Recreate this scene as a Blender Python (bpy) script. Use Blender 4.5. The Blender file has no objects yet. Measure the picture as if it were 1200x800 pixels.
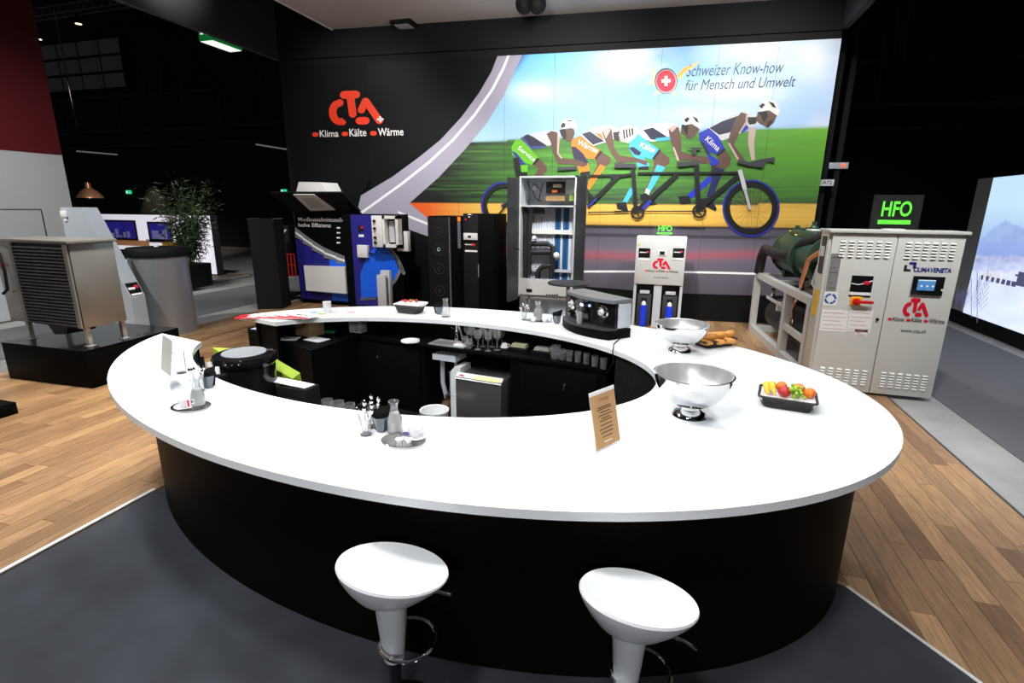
import bpy, bmesh, math, random
from mathutils import Vector, Matrix
random.seed(7)
PI = math.pi
scn = bpy.context.scene
C = scn.collection

# ------------------------------------------------------------------ camera
CAMH = 2.2
FPX = 607.0
YAW, PITCH, ROLL = math.radians(16.85), math.atan(156.6 / 607), math.radians(0.49)
_f = Vector((-math.sin(YAW) * math.cos(PITCH), math.cos(YAW) * math.cos(PITCH), -math.sin(PITCH)))
_r0 = Vector((math.cos(YAW), math.sin(YAW), 0))
_u0 = _r0.cross(_f)
CR = _r0 * math.cos(ROLL) + _u0 * math.sin(ROLL)
CU = CR.cross(_f)
CF = _f
CPOS = Vector((0, 0, CAMH))
cam = bpy.data.cameras.new('camera')
camo = bpy.data.objects.new('camera', cam)
C.objects.link(camo)
cam.sensor_width = 36
cam.lens = FPX / 1200 * 36
cam.clip_end = 200
m = Matrix((CR, CU, -CF)).transposed().to_4x4()
m.translation = CPOS
camo.matrix_world = m
scn.camera = camo

# ------------------------------------------------------------------ world, exposure, lights
scn.view_settings.view_transform = 'Standard'
scn.view_settings.look = 'None'
scn.view_settings.gamma = 1
scn.view_settings.use_curve_mapping = False
scn.view_settings.exposure = 0.0
w = bpy.data.worlds.new('hall_air')
scn.world = w
w.use_nodes = True
w.node_tree.nodes['Background'].inputs[0].default_value = (0.8, 0.86, 1.0, 1)
w.node_tree.nodes['Background'].inputs[1].default_value = 0.03


def spot(loc, target, power, angle=70, radius=0.12, col=(1, 0.96, 0.9), blend=0.6):
    l = bpy.data.lights.new('spot', 'SPOT')
    l.energy = power
    l.spot_size = math.radians(angle)
    l.spot_blend = blend
    l.shadow_soft_size = radius
    l.color = col
    o = bpy.data.objects.new('spot_light', l)
    C.objects.link(o)
    o.location = loc
    o.rotation_euler = (Vector(target) - Vector(loc)).to_track_quat('-Z', 'Y').to_euler()
    return o


# stage lamps in the overhead frame; last one added out front to brighten stools
for sx, sy, tx, ty, pw in ((-5.2, 3.2, -3.0, 3.2, 800), (-2.2, 1.6, -1.6, 2.6, 850), (1.6, 2.4, 0.4, 3.4, 600),
                           (-3.2, 6.6, -3.0, 4.8, 750), (0.6, 6.6, 0.2, 4.6, 750), (-0.9, -0.4, -0.7, 1.9, 800)):
    spot((sx, sy, 5.5), (tx, ty, 1.0), pw * 0.66, 80, 0.25, (0.96, 0.98, 1.0))
# wall washers on the rear fascia, aimed at the mural
for sx, tx, pw in ((-6.3, -6.6, 240), (-1.4, -2.2, 620), (1.6, 1.2, 720)):
    spot((sx, 7.6, 5.6), (tx, 10.8, 3.4), pw, 88, 0.2, (1, 0.98, 0.95), 0.8)
# floods over the floor left, the machines right and the exhibits behind
spot((-5.6, 4.4, 5.6), (-6.6, 3.6, 0.0), 2100, 74, 0.2, (1, 0.96, 0.84), 0.9)
spot((1.9, 4.6, 5.6), (2.3, 6.8, 0.9), 750, 70, 0.2, (1, 0.97, 0.93), 0.8)
spot((-4.6, 6.6, 5.6), (-5.2, 9.8, 1.2), 950, 80, 0.2, (1, 0.98, 0.96), 0.8)
spot((-1.0, 6.8, 5.6), (-1.2, 9.9, 1.0), 1200, 70, 0.2, (1, 0.98, 0.97), 0.8)
spot((-0.4, 8.2, 5.6), (1.6, 9.2, 1.2), 500, 70, 0.2, (1, 0.98, 0.96), 0.8)  # added to light the dark compressor side of the chiller
spot((-2.4, 6.2, 5.0), (-2.4, 9.4, 5.75), 420, 120, 0.2, (1, 0.94, 0.9), 0.9)  # uplight without a fitting, added to brighten the canopy
spot((-4.4, 0.6, 5.6), (-4.4, 2.0, 0.0), 700, 80, 0.2, (0.9, 0.95, 1.0), 0.9)
spot((-4.9, 5.8, 5.6), (-8.4, 6.2, 1.1), 650, 50, 0.2, (0.97, 0.99, 1.0), 0.8)  # added from the booth side for the console's slanting face
# lamp added behind the camera to lift the dark stool columns
spot((0.6, -4.6, 4.6), (-0.5, 1.9, 0.5), 600, 45, 0.5, (0.97, 0.98, 1.0), 0.8)
spot((-15.5, 10.0, 5.6), (-19.0, 14.5, 2.6), 2200, 30, 0.2, (1, 0.9, 0.8), 0.8)  # close spot added so the copper pendant shines
# spots over the aisles and the neighbouring stand
spot((-8.6, 1.6, 7.5), (-10.0, 6.2, 1.2), 3200, 75, 0.3, (1, 0.98, 0.95), 0.8)  # added to bring up the heat pump, console and pale wall
spot((-11.0, 8.6, 7.5), (-13.2, 12.2, 0.8), 1300, 65, 0.3, (1, 0.97, 0.93), 0.8)  # extra light added for the dim kitchen stand
spot((4.6, 4.0, 7.5), (4.4, 8.0, 0.0), 1000, 70, 0.3, (0.95, 0.97, 1.0), 0.8)
spot((-7.2, 7.4, 6.35), (-8.4, 7.6, 6.2), 260, 80, 0.1, (1, 1, 1), 0.8)  # small spot aimed at the left fascia board for its bright patch


# ------------------------------------------------------------------ helpers
def ray(x, y):
    return (CF * FPX + CR * (x - 600) - CU * (y - 400)).normalized()


def at(x, y, z):                      # point at height z seen at pixel x, y of the 1200 x 800 photograph
    d = ray(x, y)
    return CPOS + d * ((z - CAMH) / d.z)


def atY(x, y, Y):
    d = ray(x, y)
    return CPOS + d * (Y / d.y)


def atX(x, y, X):
    d = ray(x, y)
    return CPOS + d * (X / d.x)


def proj(p):
    v = Vector(p) - CPOS
    z = v.dot(CF)
    return 600 + FPX * v.dot(CR) / z, 400 - FPX * v.dot(CU) / z


def srgb(r, g, b):
    def f(c):
        c /= 255
        return c / 12.92 if c <= 0.04045 else ((c + 0.055) / 1.055) ** 2.4
    return (f(r), f(g), f(b))


MATS = {}


def mat(name, col=(0.8, 0.8, 0.8), rough=0.5, metal=0.0, emit=0.0, noise=0.0, scale=8.0, stretch=(1, 1, 1),
        bump=0.0, glass=False, vcol=False, coat=0.0, alpha=None, rnd=None, spec=0.5):
    if name in MATS:
        return MATS[name]
    mt = bpy.data.materials.new(name)
    mt.use_nodes = True
    nt = mt.node_tree
    b = nt.nodes['Principled BSDF']
    b.inputs['Base Color'].default_value = (*col, 1)
    b.inputs['Roughness'].default_value = rough
    b.inputs['Metallic'].default_value = metal
    b.inputs['Coat Weight'].default_value = coat
    b.inputs['Specular IOR Level'].default_value = spec
    src = None
    if glass:
        b.inputs['Transmission Weight'].default_value = 0.92
        b.inputs['IOR'].default_value = 1.5
    if vcol:
        a = nt.nodes.new('ShaderNodeVertexColor')
        a.layer_name = 'Col'
        src = a.outputs['Color']
        nt.links.new(src, b.inputs['Base Color'])
    if noise or bump:
        tc = nt.nodes.new('ShaderNodeTexCoord')
        mp = nt.nodes.new('ShaderNodeMapping')
        mp.inputs['Scale'].default_value = stretch
        nz = nt.nodes.new('ShaderNodeTexNoise')
        nz.inputs['Scale'].default_value = scale
        nz.inputs['Detail'].default_value = 4
        nt.links.new(tc.outputs['Object'], mp.inputs[0])
        if rnd:
            oi = nt.nodes.new('ShaderNodeObjectInfo')
            ad = nt.nodes.new('ShaderNodeVectorMath')
            ad.operation = 'MULTIPLY_ADD'
            ad.inputs[1].default_value = (90, 90, 90)
            nt.links.new(oi.outputs['Random'], ad.inputs[0])
            nt.links.new(mp.outputs[0], ad.inputs[2])
            nt.links.new(ad.outputs[0], nz.inputs['Vector'])
        else:
            nt.links.new(mp.outputs[0], nz.inputs['Vector'])
        if noise and not vcol:
            mr = nt.nodes.new('ShaderNodeMapRange')
            mr.inputs['To Min'].default_value = 1 - noise
            mr.inputs['To Max'].default_value = 1 + noise
            nt.links.new(nz.outputs['Fac'], mr.inputs['Value'])
            vm = nt.nodes.new('ShaderNodeVectorMath')
            vm.operation = 'SCALE'
            vm.inputs[0].default_value = col
            nt.links.new(mr.outputs[0], vm.inputs['Scale'])
            src = vm.outputs[0]
            if rnd:
                rn = nt.nodes.new('ShaderNodeObjectInfo') if rnd == 'object' else nt.nodes.new('ShaderNodeNewGeometry')
                out = rn.outputs['Random'] if rnd == 'object' else rn.outputs['Random Per Island']
                cr = nt.nodes.new('ShaderNodeValToRGB')
                e = cr.color_ramp.elements
                e[0].position, e[0].color = 0.0, (0.62, 0.56, 0.55, 1)
                e[1].position, e[1].color = 1.0, (1.3, 1.3, 1.22, 1)
                k = cr.color_ramp.elements.new(0.5)
                k.color = (0.98, 0.96, 0.95, 1)
                nt.links.new(out, cr.inputs[0])
                mu = nt.nodes.new('ShaderNodeVectorMath')
                mu.operation = 'MULTIPLY'
                nt.links.new(src, mu.inputs[0])
                nt.links.new(cr.outputs[0], mu.inputs[1])
                src = mu.outputs[0]
            nt.links.new(src, b.inputs['Base Color'])
        if bump:
            bp = nt.nodes.new('ShaderNodeBump')
            bp.inputs['Strength'].default_value = bump
            bp.inputs['Distance'].default_value = 0.01
            nt.links.new(nz.outputs['Fac'], bp.inputs['Height'])
            nt.links.new(bp.outputs[0], b.inputs['Normal'])
    if emit:
        b.inputs['Emission Strength'].default_value = emit
        if src:
            nt.links.new(src, b.inputs['Emission Color'])
        else:
            b.inputs['Emission Color'].default_value = (*col, 1)
    if alpha is not None:
        b.inputs['Alpha'].default_value = alpha
    MATS[name] = mt
    return mt


class G:
    """collects shapes; obj() links them as one mesh object"""
    def __init__(s):
        s.bm = bmesh.new()
        s.cl = None

    def box(s, x0, x1, y0, y1, z0, z1, bev=0.0):
        r = bmesh.ops.create_cube(s.bm, size=1)
        vs = r['verts']
        for v in vs:
            v.co = Vector(((x0 + x1) / 2 + v.co.x * (x1 - x0), (y0 + y1) / 2 + v.co.y * (y1 - y0),
                           (z0 + z1) / 2 + v.co.z * (z1 - z0)))
        if bev:
            es = list({e for v in vs for e in v.link_edges})
            bmesh.ops.bevel(s.bm, geom=es, offset=bev, segments=2, affect='EDGES', profile=0.5)
        return s

    def quad(s, *ps):
        s.bm.faces.new([s.bm.verts.new(p) for p in ps])
        return s

    def hexa(s, bot, top):
        n = len(bot)
        a = [s.bm.verts.new(p) for p in bot]
        b = [s.bm.verts.new(p) for p in top]
        s.bm.faces.new(a[::-1])
        s.bm.faces.new(b)
        for i in range(n):
            j = (i + 1) % n
            s.bm.faces.new((a[i], a[j], b[j], b[i]))
        return s

    def prism(s, poly, z0, z1):
        return s.hexa([(x, y, z0) for x, y in poly], [(x, y, z1) for x, y in poly])

    def plate(s, poly, y0, y1):        # polygon in x, z extruded in y
        return s.hexa([(x, y0, z) for x, z in poly], [(x, y1, z) for x, z in poly])

    def sideplate(s, poly, x0, x1):    # polygon in y, z extruded in x
        return s.hexa([(x0, y, z) for y, z in poly], [(x1, y, z) for y, z in poly])

    def cyl(s, p0, p1, r0, r1=None, seg=16):
        return s.tube([p0, p1], r0, seg, r1=r1)

    def tube(s, pts, r, seg=8, closed=False, r1=None, radii=None):
        pts = [Vector(p) for p in pts]
        n = len(pts)
        rings = []
        up = None
        for i, p in enumerate(pts):
            if closed:
                t = pts[(i + 1) % n] - pts[i - 1]
            else:
                t = pts[min(i + 1, n - 1)] - pts[max(i - 1, 0)]
            t.normalize()
            if up is None:
                up = Vector((0, 0, 1)) if abs(t.z) < 0.9 else Vector((1, 0, 0))
            a = (up - t * up.dot(t)).normalized()
            up = a
            b = t.cross(a)
            rr = radii[i] if radii else (r if r1 is None else r + (r1 - r) * i / (n - 1))
            rings.append([s.bm.verts.new(p + (a * math.cos(2 * PI * k / seg) + b * math.sin(2 * PI * k / seg)) * rr)
                          for k in range(seg)])
        for i in range(n if closed else n - 1):
            A, B = rings[i], rings[(i + 1) % n]
            for k in range(seg):
                l = (k + 1) % seg
                s.bm.faces.new((A[k], A[l], B[l], B[k]))
        if not closed:
            s.bm.faces.new(rings[0][::-1])
            s.bm.faces.new(rings[-1])
        return s

    def lathe(s, prof, seg=24, o=(0, 0, 0), sh=(0, 0), sx=1.0, sy=1.0):
        rings = []
        for r, z in prof:
            if r < 1e-6:
                rings.append([s.bm.verts.new((o[0], o[1], o[2] + z))])
            else:
                rings.append([s.bm.verts.new((o[0] + r * sx * math.cos(2 * PI * k / seg), o[1] + r * sy * math.sin(2 * PI * k / seg), o[2] + z))
                              for k in range(seg)])
        for A, B in zip(rings, rings[1:]):
            for k in range(seg):
                l = (k + 1) % seg
                if len(A) == 1 and len(B) == 1:
                    continue
                if len(A) == 1:
                    s.bm.faces.new((A[0], B[l], B[k]))
                elif len(B) == 1:
                    s.bm.faces.new((A[k], A[l], B[0]))
                else:
                    s.bm.faces.new((A[k], A[l], B[l], B[k]))
        return s

    def ball(s, c, r, sx=1, sy=1, sz=1, u=14, v=9):
        prof = [(r * math.sin(PI * i / v), -r * math.cos(PI * i / v) * sz) for i in range(v + 1)]
        return s.lathe(prof, u, c, sx=sx, sy=sy)

    def torus(s, c, R, r, seg=32, cs=8, M=None):
        pts = [Vector((R * math.cos(2 * PI * k / seg), R * math.sin(2 * PI * k / seg), 0)) for k in range(seg)]
        if M:
            pts = [M @ p for p in pts]
        return s.tube([p + Vector(c) for p in pts], r, cs, closed=True)

    def ring(s, outer, inner, z0, z1, closed=False):
        n = len(outer)
        V = lambda L, z: [s.bm.verts.new((p[0], p[1], z)) for p in L]
        o0, o1, i0, i1 = V(outer, z0), V(outer, z1), V(inner, z0), V(inner, z1)
        for k in range(n if closed else n - 1):
            l = (k + 1) % n
            s.bm.faces.new((o1[k], o1[l], i1[l], i1[k]))
            s.bm.faces.new((o0[l], o0[k], i0[k], i0[l]))
            s.bm.faces.new((o0[k], o0[l], o1[l], o1[k]))
            s.bm.faces.new((i0[l], i0[k], i1[k], i1[l]))
        if not closed:
            s.bm.faces.new((o0[0], o1[0], i1[0], i0[0]))
            s.bm.faces.new((o0[-1], i0[-1], i1[-1], o1[-1]))
        return s

    def paint(s, col, since):
        if s.cl is None:
            s.cl = s.bm.loops.layers.float_color.new('Col')
        for f in list(s.bm.faces)[since:]:
            for l in f.loops:
                l[s.cl] = (*col, 1)

    def xf(s, M):
        s.bm.transform(M)
        return s

    def mesh(s, name, angle=35, fix=True):
        if fix:
            bmesh.ops.recalc_face_normals(s.bm, faces=s.bm.faces)
        me = bpy.data.meshes.new(name)
        s.bm.to_mesh(me)
        s.bm.free()
        if angle:
            for p in me.polygons:
                p.use_smooth = True
            me.set_sharp_from_angle(angle=math.radians(angle))
        return me

    def obj(s, name, mt, parent=None, loc=None, rz=0, angle=35, label=None, fix=True):
        o = bpy.data.objects.new(name, s.mesh(name, angle, fix))
        o.data.materials.append(mt)
        C.objects.link(o)
        if parent:
            o.parent = parent
        if loc is not None:
            o.location = loc
        o.rotation_euler.z = rz
        if label:
            o['label'] = label
        return o


def tag(o, label, cat, group=None):
    o['label'] = label
    o['category'] = cat
    if group:
        o['group'] = group
    return o


def struct(o):
    o['kind'] = 'structure'
    return o


def thing(name, label, cat, loc=(0, 0, 0), rz=0, group=None):
    o = bpy.data.objects.new(name, None)
    C.objects.link(o)
    o.empty_display_size = 0.1
    o.location = loc
    o.rotation_euler = (0, 0, rz)
    return tag(o, label, cat, group)


def dup(root, loc, rz=None, label=None):
    r = root.copy()
    C.objects.link(r)
    r.location = loc
    if rz is not None:
        r.rotation_euler.z = rz
    if label:
        r['label'] = label
    for ch in list(root.children):
        c = ch.copy()
        C.objects.link(c)
        c.parent = r
        for gch in list(ch.children):
            d = gch.copy()
            C.objects.link(d)
            d.parent = c
    return r


def text(name, s, x0, x1, z0, z1, y, mt, parent, bold=0.0, shear=0.0, flat=False, label=None, M=None):
    """lettering fitted into the rectangle x0..x1, z0..z1 of the parent's x, z plane (flat: x, y plane)"""
    cu = bpy.data.curves.new(name, 'FONT')
    cu.body = s
    cu.offset = bold
    cu.shear = shear
    cu.resolution_u = 3
    tmp = bpy.data.objects.new(name, cu)
    C.objects.link(tmp)
    bpy.context.view_layer.update()
    me = bpy.data.meshes.new_from_object(tmp.evaluated_get(bpy.context.evaluated_depsgraph_get()))
    bpy.data.objects.remove(tmp)
    xs = [v.co.x for v in me.vertices]
    ys = [v.co.y for v in me.vertices]
    ax, bx, ay, by = min(xs), max(xs), min(ys), max(ys)
    for v in me.vertices:
        X = x0 + (v.co.x - ax) / (bx - ax) * (x1 - x0)
        Z = z0 + (v.co.y - ay) / (by - ay) * (z1 - z0)
        v.co = (X, Z, y) if flat else (X, y, Z)
        if M:
            v.co = M @ v.co
    me.materials.clear()
    me.materials.append(mt)
    me.name = name
    o = bpy.data.objects.new(name, me)
    C.objects.link(o)
    o.parent = parent
    if label:
        o['label'] = label
    return o


def stroke_poly(pts, wd, cap=6):
    """outline of a thick round-capped line through 2-D pts"""
    pts = [Vector((p[0], p[1])) for p in pts]
    L, Rr = [], []
    n = len(pts)
    for i, p in enumerate(pts):
        t = (pts[min(i + 1, n - 1)] - pts[max(i - 1, 0)]).normalized()
        nn = Vector((-t.y, t.x)) * wd / 2
        if i == 0:
            a0 = math.atan2(nn.y, nn.x)
            Rr_cap = [p + Vector((math.cos(a0 + PI * k / cap), math.sin(a0 + PI * k / cap))) * wd / 2 for k in range(1, cap)]
        if i == n - 1:
            a1 = math.atan2(-nn.y, -nn.x)
            end_cap = [p + Vector((math.cos(a1 + PI * k / cap), math.sin(a1 + PI * k / cap))) * wd / 2 for k in range(1, cap)]
        L.append(p + nn)
        Rr.append(p - nn)
    return [tuple(v) for v in (L[::-1] + Rr_cap + Rr + end_cap)]


def logo(parent, x0, x1, z0, z1, y, mt, th=0.003, sub=None, submat=None, white=None):
    """the red rounded three-letter emblem: each letter its own part"""
    sx, sz = (x1 - x0) / 202.0, (z1 - z0) / 140.0
    mp = lambda P: [(x0 + (px - 290) * sx, z0 + (358 - pz) * sz) for px, pz in P]
    arc = [(330 + 26 * math.cos(a), 306 + 38 * math.sin(a)) for a in [math.radians(d) for d in range(-78, -292, -15)]]
    arc = [(334, 265)] + [(p[0] - 0, p[1]) for p in arc[1:]] + [(338, 344)]
    for nm, st, wd in (('logo_letter_c', arc, 29), ('logo_letter_t', None, 0), ('logo_letter_a', None, 0), ('logo_bar', [(404, 342), (426, 342)], 31)):
        g = G()
        if nm == 'logo_letter_t':
            g.plate(mp(stroke_poly([(352, 234), (396, 234)], 32)), y, y - th)
            g.plate(mp(stroke_poly([(375, 240), (380, 314)], 29)), y, y - th * 1.1)
        elif nm == 'logo_letter_a':
            g.plate(mp(stroke_poly([(413, 298), (430, 262)], 27)), y, y - th)
            g.plate(mp(stroke_poly([(432, 262), (478, 344)], 27)), y, y - th * 1.1)
        else:
            g.plate(mp(stroke_poly(st, wd)), y, y - th)
        g.obj(nm, mt, parent, angle=0)
    if white:
        g = G()
        for q in ([(478, 326), (486, 326), (486, 350), (478, 350)], [(470, 334), (494, 334), (494, 342), (470, 342)]):
            g.plate(mp(q), y - th * 1.2, y - th * 1.4)
        g.obj('logo_cross', white, parent, angle=0)
    if sub:
        x0s, x1s, zs0, zs1 = sub
        wd = x1s - x0s
        for k, (wrd, a, b) in enumerate((('Klima', .09, .30), ('K\u00e4lte', .42, .605), ('W\u00e4rme', .73, 1.0))):
            text('tagline_word', wrd, x0s + wd * a, x0s + wd * b, zs0, zs1 + (zs1 - zs0) * (0.12 if k else 0), y - th - 0.001, submat, parent, bold=0.012)
            g = G()
            e0 = x0s + wd * (a - .085)
            g.plate(stroke_poly([(e0 + wd * .02, (zs0 + zs1) / 2 - (zs1 - zs0) * .1), (e0 + wd * .05, (zs0 + zs1) / 2 - (zs1 - zs0) * .1)], (zs1 - zs0) * .62), y, y - th)
            g.obj('tagline_dash', mt, parent, angle=0)


# ------------------------------------------------------------------ materials
WHITE = mat('white_laminate', (0.86, 0.87, 0.88), 0.28, noise=0.01, scale=3)
BLACK = mat('black_laminate', (0.0025, 0.0025, 0.003), 0.55, noise=0.2, scale=6, spec=0.06)
BLACKM = mat('black_matt', (0.004, 0.004, 0.0045), 0.7, noise=0.2, scale=20, spec=0.25)
BLACKG = mat('black_gloss', (0.008, 0.008, 0.009), 0.12, noise=0.1, scale=5)
DARKMET = mat('dark_grey_sheet', (0.035, 0.037, 0.04), 0.45, noise=0.1, scale=10)
GREYSHEET = mat('light_grey_sheet', (0.56, 0.58, 0.57), 0.4, noise=0.03, scale=6)
GREYPAINT = mat('grey_paint', (0.5, 0.53, 0.56), 0.45, noise=0.03, scale=4)
STEEL = mat('brushed_steel', (0.66, 0.65, 0.64), 0.3, 0.65, noise=0.12, scale=30, stretch=(1, 1, 12))
STEELD = mat('dark_brushed_steel', (0.40, 0.39, 0.38), 0.35, 0.6, noise=0.15, scale=30, stretch=(1, 1, 10))
CHROME = mat('chrome', (0.9, 0.9, 0.9), 0.05, 1.0, noise=0.02)
COPPER = mat('copper', (0.82, 0.4, 0.25), 0.25, 0.75, noise=0.1)
ACRYL = mat('clear_acrylic', (.9, .95, .95), .05, noise=.01, alpha=.012)
GLASS = mat('clear_glass', (0.97, 0.98, 0.98), 0.02, glass=True)
RED = mat('logo_red', srgb(214, 22, 48), 0.4, noise=0.02)
REDW = mat('wall_logo_red', srgb(255, 70, 40), 0.4, noise=0.02)
WPAPER = mat('white_paper', (0.82, 0.82, 0.82), 0.7, noise=0.02)
WTEXT = mat('white_lettering', (0.9, 0.9, 0.9), 0.5, noise=0.01)
KTEXT = mat('black_lettering', (0.012, 0.012, 0.014), 0.5, noise=0.01)
PORC = mat('white_porcelain', (0.85, 0.85, 0.85), 0.12, noise=0.01)
GREENSIGN = mat('green_lettering', (0.12, 0.85, 0.05), 0.4, emit=0.35, noise=0.01)
PLASTIC = mat('white_plastic', (0.72, 0.73, 0.72), 0.4, noise=0.02)

# ------------------------------------------------------------------ floor
g = G()
g.box(-34, 24, -6, 24, -0.12, -0.02)
struct(g.obj('floor', mat('hall_concrete', srgb(150, 150, 148), 0.55, noise=0.35, scale=2.2, bump=0.15), angle=0))
XL, XR, YF, YB = -8.48, 2.66, -2.0, 11.3
wood = bpy.data.objects.new('floor_wood', None)
C.objects.link(wood)
struct(wood)
g = G()
g.box(XL, XR, YF, YB, -0.03, -0.008)
g.obj('underlay', mat('underlay', srgb(70, 52, 38), 0.7, noise=0.1), wood, angle=0)
WOODO = mat('oak_plank', srgb(146, 114, 82), 0.42, noise=0.75, scale=9, stretch=(7, 0.7, 1), rnd='object', bump=0.05)
WOODI = mat('oak_plank_far', srgb(146, 114, 82), 0.42, noise=0.75, scale=9, stretch=(7, 0.7, 1), rnd='island', bump=0.05)
pl = bpy.data.meshes.new('plank')
gp = G()
gp.box(-0.0655, 0.0655, -0.5, 0.5, -0.008, 0.0)
plank_mesh = gp.mesh('plank', 0)
plank_mesh.materials.append(WOODO)
OC, OA, OB, OT = Vector((-1.6, 3.66)), 2.93, 1.95, math.radians(-8.5)
IC, IA, IB, IT = Vector((-2.0, 3.68)), 1.98, 1.22, math.radians(-6)


def ell(c, a, b, th, deg):
    t = math.radians(deg)
    x, y = a * math.cos(t), b * math.sin(t)
    return (c[0] + x * math.cos(th) - y * math.sin(th), c[1] + x * math.sin(th) + y * math.cos(th))


CARPET = [(-3.78, -2.0), (-3.74, 2.69), (-1.5, 3.6), (0.4, 3.6), (1.165, 3.13), (1.573, 2.58), (3.6, -0.15), (3.6, -2.0)]


def in_poly(p, poly):
    c = False
    for i in range(len(poly)):
        (x1, y1), (x2, y2) = poly[i - 1], poly[i]
        if (y1 > p[1]) != (y2 > p[1]) and p[0] < (x2 - x1) * (p[1] - y1) / (y2 - y1) + x1:
            c = not c
    return c


def in_base(p):
    d = Vector(p) - OC
    u, v = d.x * math.cos(OT) + d.y * math.sin(OT), -d.x * math.sin(OT) + d.y * math.cos(OT)
    return (u / 2.72) ** 2 + (v / 1.66) ** 2 < 1


cand = []
nx = int((XR - XL) / 0.133)
pw = (XR - XL) / nx
for i in range(nx):
    x = XL + (i + 0.5) * pw
    y = YF - random.random() * 1.3
    while y < YB:
        L = 1.22
        a, b = max(y, YF), min(y + L, YB)
        y += L
        if b - a < 0.05:
            continue
        pts = [(x, a + 0.02), (x, (a + b) / 2), (x, b - 0.02)]
        if all(in_poly(p, CARPET) or in_base(p) for p in pts):
            continue
        seen = 0
        for p in pts:
            if (Vector((p[0], p[1], 0)) - CPOS).dot(CF) < 0.3:
                continue
            px, py = proj((p[0], p[1], 0))
            if -40 < px < 1240 and 240 < py < 840 and not in_base(p):
                seen += 1
        dist = Vector((x, (a + b) / 2, 2.2)).length
        cand.append((-(b - a) / dist ** 2.5 if seen else 0, x, a, b))
cand.sort()
gs = G()
for k, (sc, x, a, b) in enumerate(cand):
    if k < 300 and sc < 0:
        o = bpy.data.objects.new('plank', plank_mesh)
        C.objects.link(o)
        o.parent = wood
        o.location = (x, (a + b) / 2, 0)
        o.scale = (1, b - a - 0.003, 1)
    else:
        gs.box(x - 0.0655, x + 0.0655, a + 0.0015, b - 0.0015, -0.008, 0)
o = gs.obj('plank_field', WOODI, wood, angle=0)
o['kind'] = 'stuff'
o['label'] = 'the many small and far planks of the wooden floor'
g = G()
g.prism(CARPET, 0.0, 0.006)
tag(g.obj('carpet', mat('charcoal_carpet', srgb(45, 47, 52), 0.95, noise=1.1, scale=1.8, bump=0.25), angle=0),
    'charcoal carpet under the two white stools in front of the bar', 'carpet')
g = G()
g.box(-3.81, -3.778, -2.0, 2.72, 0, 0.009)
ALU = mat('edge_aluminium', (.8, .8, .8), .35, .3, noise=.03)
struct(g.obj('trim_1', ALU, angle=0))
g = G()
a, b = Vector((1.165, 3.13)), Vector((3.6, -0.15))
nn = (b - a).normalized()
nn = Vector((-nn.y, nn.x)) * 0.022
g.prism([tuple(a), tuple(b), tuple(b + nn), tuple(a + nn)], 0, 0.009)
struct(g.obj('trim_2', ALU, angle=0))
g = G()
g.box(XR, XR + 0.02, YF, YB, -0.02, 0.002)
struct(g.obj('trim_3', DARKMET, angle=0))
g = G()
g.box(3.24, 5.4, -4, 18, -0.02, -0.012)
tag(g.obj('aisle_carpet', mat('aisle_carpet', srgb(92, 92, 96), 0.95, noise=0.12, scale=9, bump=0.2), angle=0), 'mid grey aisle carpet between the big chiller and the snowy screen', 'carpet')
g = G()
g.box(-11.5, -9.25, -2, 20, -0.02, -0.012)
tag(g.obj('aisle_carpet', MATS['aisle_carpet'], angle=0), 'mid grey aisle carpet in front of the kitchen picture wall', 'carpet')

# ------------------------------------------------------------------ hall shell
HALL = mat('hall_black', (0.006, 0.006, 0.007), 0.8, noise=0.4, scale=0.6)
g = G()
g.box(-34, 24, 22, 22.2, 0, 13)
struct(g.obj('wall_back', HALL, angle=0))
g = G()
g.box(-34, 24, -6, 22.2, 13, 13.2)
struct(g.obj('ceiling', HALL, angle=0))
g = G()
g.box(-34, 24, 21.7, 22, 0, 0.12)
struct(g.obj('baseboard_back', mat('pale_kerb', srgb(120, 112, 100), 0.7, noise=0.1), angle=0))
# red and white stand wall at the far left
YE = atX(86, 250, -12.13).y
ZB = atX(70, 181.5, -12.13).z
zt = 8.0
wl = bpy.data.objects.new('wall_left', None)
C.objects.link(wl)
struct(wl)
g = G()
g.box(-12.4, -12.13, 0.5, YE, 0.0, ZB)
g.obj('lower_panel', mat('pale_grey_wall', srgb(186, 190, 192), 0.6, noise=0.03, scale=2), wl, angle=0, label='pale grey lower wall panel')
g = G()
g.box(-12.4, -12.125, 0.5, YE, ZB, zt)
g.obj('upper_panel', mat('maroon_wall', srgb(88, 8, 20), 0.6, noise=0.06, scale=2), wl, angle=0, label='dark maroon upper wall panel')
zd = atX(47, 246, -12.13).z
yd = atX(47, 246, -12.13).y
g = G()
g.box(-12.13, -12.118, 0.5, yd, 0.02, zd)
g.obj('flush_door', MATS['pale_grey_wall'], wl, angle=0, label='flush pale grey door leaf')
g = G()
g.box(-12.13, -12.122, yd, yd + 0.02, 0.02, zd + 0.02)
g.box(-12.13, -12.122, 0.5, yd, zd, zd + 0.02)
g.obj('door_gap', DARKMET, wl, angle=0)

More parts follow.
